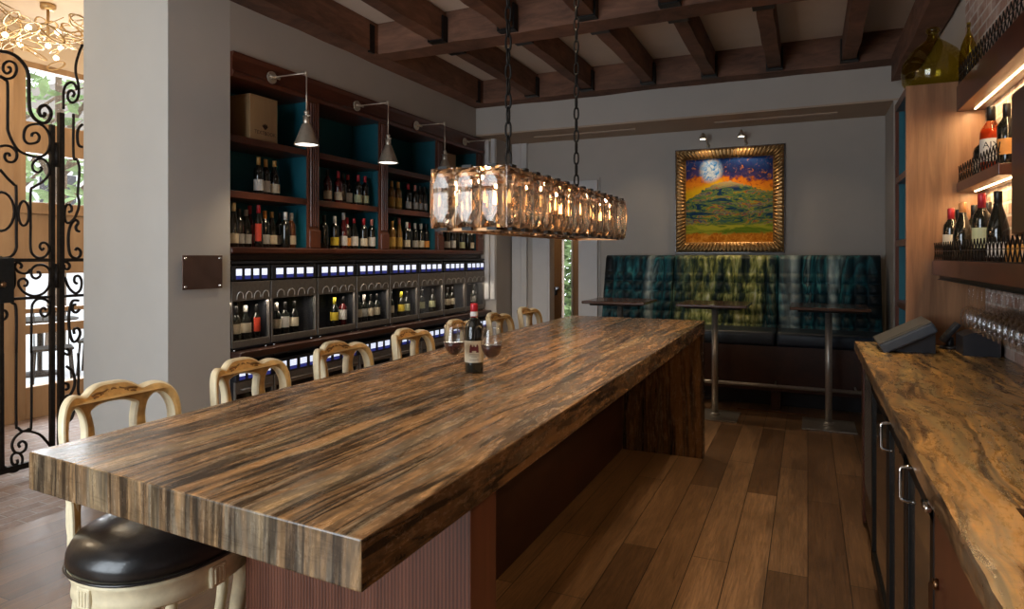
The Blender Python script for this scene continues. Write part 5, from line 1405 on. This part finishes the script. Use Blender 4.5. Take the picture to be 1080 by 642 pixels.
# pale book or card beside the rose bottle
# stemware hanging under the deep shelf
rk = thing('glass_rack', (.78, 3.6, 1.44), 'black metal rack of rails under the deep shelf', 'rack')
mb = MB()
for x in (.675, .755, .835, .905):
    mb.box(x - .012, x + .012, 2.3, 4.30, 1.447, 1.451).box(x - .002, x + .002, 2.3, 4.30, 1.451, 1.4695)
mb.build('rail', M['black'], rk)
gm = MB().lathe([(.036, .2195), (.036, .2215), (.010, .2195), (.0042, .212), (.0042, .112), (.012, .104), (.030, .088), (.037, .060), (.036, .030), (.031, 0), (.0298, 0), (.0348, .030), (.0357, .060), (.029, .086), (.010, .100), (0, .102)], n=20).mesh('wine_glass', M['stemglass'])
rows = [(.715, 'front'), (.795, 'middle'), (.872, 'back')]
for x, l in rows:
    for k in range(13):
        o = inst(gm, 'hanging_wine_glass', (x, 3.80 - .084 * k + (.03 if l == 'middle' else 0), 1.4515 - .2195))
        tag(o, f'stemmed wine glass hanging upside down in the {l} row under the deep shelf', 'glass', f'hanging wine glasses, {l} row')

# ordering terminal and slip printer on the bar
ps = thing('ordering_terminal', (.48, 4.13, T), 'grey tilted touch screen terminal on the far end of the bar top', 'terminal')
sl = math.atan2(.135, .25)
ax = Vector((cos(sl), 0, sin(sl))); az_ = Vector((-sin(sl), 0, cos(sl)))
MB().obox((.480, 4.135, 1.145), ax, (0, 1, 0), az_, .138, .180, .028, .010).build('screen_case', M['blue_terminal'], ps)
MB().obox(Vector((.480, 4.135, 1.145)) + az_ * .030, ax, (0, 1, 0), az_, .136, .177, .002, .001).build('screen_bezel', M['grey_terminal'], ps)
MB().obox(Vector((.475, 4.135, 1.145)) + az_ * .0325, ax, (0, 1, 0), az_, .10, .145, .0008).build('screen', M['grey_screen'] if 'grey_screen' in M else M['grey_terminal'], ps)
MB().prism([(.42, T + .0006), (.61, T + .0006), (.61, 1.175), (.55, 1.155), (.42, 1.085)], 'y', 4.02, 4.25).build('base', M['blackplastic'], ps)
pt = thing('receipt_printer', (.80, 4.08, T), 'black slip printer box under the hanging glasses', 'printer')
MB().prism([(.725, T + .0006), (.885, T + .0006), (.885, 1.20), (.765, 1.185), (.725, 1.165)], 'y', 3.99, 4.17).build('body', M['blackplastic'], pt)
MB().obox((.835, 4.06, 1.196), (1, 0, .12), (0, 1, 0), (-.12, 0, 1), .022, .016, .003).build('button', M['grey_terminal'], pt)
cr = thing('card_reader', (.715, 4.26, T), 'black card reader on a stand between terminal and printer', 'card reader')
MB().tube([(.715, 4.27, T + .0006), (.715, 4.27, 1.13)], .02, 10).lathe([(.05, 0), (.05, .012), (.02, .018)], (.715, 4.27, T + .0006), 16).build('stand', M['blackplastic'], cr)
ca = Vector((.6, 0, .8)).normalized(); cb = Vector((-.8, 0, .6))
MB().obox((.715, 4.27, 1.155), ca, (0, 1, 0), cb, .065, .045, .012, .006).build('case', M['blackplastic'], cr)
mb = MB()
for i in range(3):
    for j in range(3): mb.obox(Vector((.715, 4.27, 1.155)) + cb * .0125 + ca * (-.04 + .02 * i) + Vector((0, -.024 + .024 * j, 0)), ca, (0, 1, 0), cb, .006, .008, .002)
mb.build('keypad', M['grey_terminal'], cr)
MB().obox(Vector((.715, 4.27, 1.155)) + cb * .0122 + ca * .036, ca, (0, 1, 0), cb, .018, .034, .001).build('screen', M['blue_terminal'], cr)

# ------------------------------------------------------------------ light, camera, view
W = bpy.data.worlds.new('World'); SC.world = W; W.use_nodes = True
bgn = W.node_tree.nodes['Background']; bgn.inputs['Color'].default_value = (.88, .94, 1.0, 1); bgn.inputs['Strength'].default_value = 3.6
def area(loc, to, sx, sy, e, col):
    l = bpy.data.lights.new('daylight', 'AREA'); l.shape = 'RECTANGLE'; l.size = sx; l.size_y = sy; l.energy = e; l.color = col
    o = bpy.data.objects.new('daylight', l); C.objects.link(o); o.location = loc
    o.rotation_euler = (Vector(to) - Vector(loc)).to_track_quat('-Z', 'Y').to_euler()
    return o
area((-3.1, -1.9, 1.9), (-3.1, 3, 1.6), 3.4, 2.7, 150, (.80, .91, 1.0))           # window behind the camera
area((-7.6, 4.6, 2.2), (-3, 2.6, .6), 2.0, 2.6, 220, (.90, .95, 1.0))           # lobby glazing
def point(loc, e, col, r=.12):
    l = bpy.data.lights.new('lamp', 'POINT'); l.energy = e; l.color = col; l.shadow_soft_size = r
    o = bpy.data.objects.new('lamp', l); C.objects.link(o); o.location = loc; return o
point((-6.0, 3.45, 3.15), 20, (1, .80, .54), .3)
point((-6.0, 1.2, 3.25), 40, (1, .80, .54), .3)
point((-3.3, 8.9, 2.7), 10, (1, .80, .56), .1)  # added light brightening the passage, no fixture there
def down(loc, e, col=(1, .76, .50), size=75, r=.05, to=None):
    l = bpy.data.lights.new('downlight', 'SPOT'); l.energy = e; l.color = col; l.spot_size = R(size); l.spot_blend = .7; l.shadow_soft_size = r
    o = bpy.data.objects.new('downlight', l); C.objects.link(o); o.location = loc
    if to: o.rotation_euler = (Vector(to) - Vector(loc)).to_track_quat('-Z', 'Y').to_euler()
down((.48, 1.35, 3.60), 115, (1, .72, .40), 50)
down((.1, 3.2, 3.60), 75, size=65)
down((-.1, 4.4, 3.60), 75, size=60)
down((-.3, 6.2, 3.60), 85, size=75)
down((-1.9, 6.2, 3.60), 80, size=75)
down((-1.3, 1.5, 3.60), 80, size=65)
down((-1.3, 3.6, 3.60), 60, size=60)
down((-2.75, 2.9, 3.60), 120, (1, .72, .45), size=80, to=(-3.6, 3.1, .6))
down((-.9, 7.68, 3.10), 14, size=100)  # this and the next two: added spots brightening the banquette, without fixtures
down((-1.9, 7.68, 3.10), 8, size=100)
down((.2, 7.62, 3.10), 5, size=100)
cam = bpy.data.cameras.new('camera'); co = bpy.data.objects.new('camera', cam); C.objects.link(co)
cam.sensor_width = 36; cam.lens = 684 / 1080 * 36; cam.shift_y = -51.5 / 1080; cam.clip_start = .02
co.location = (0, 0, 1.58); co.rotation_euler = (pi / 2, 0, math.atan(312 / 684))
SC.camera = co
vs_ = SC.view_settings
vs_.view_transform = 'Standard'; vs_.look = 'None'; vs_.exposure = 0; vs_.gamma = 1; vs_.use_curve_mapping = False
SC.cycles.use_denoising = True
SC.cycles.max_bounces = 10; SC.cycles.diffuse_bounces = 4; SC.cycles.glossy_bounces = 4; SC.cycles.transmission_bounces = 8; SC.cycles.transparent_max_bounces = 16
SC.cycles.sample_clamp_indirect = 6
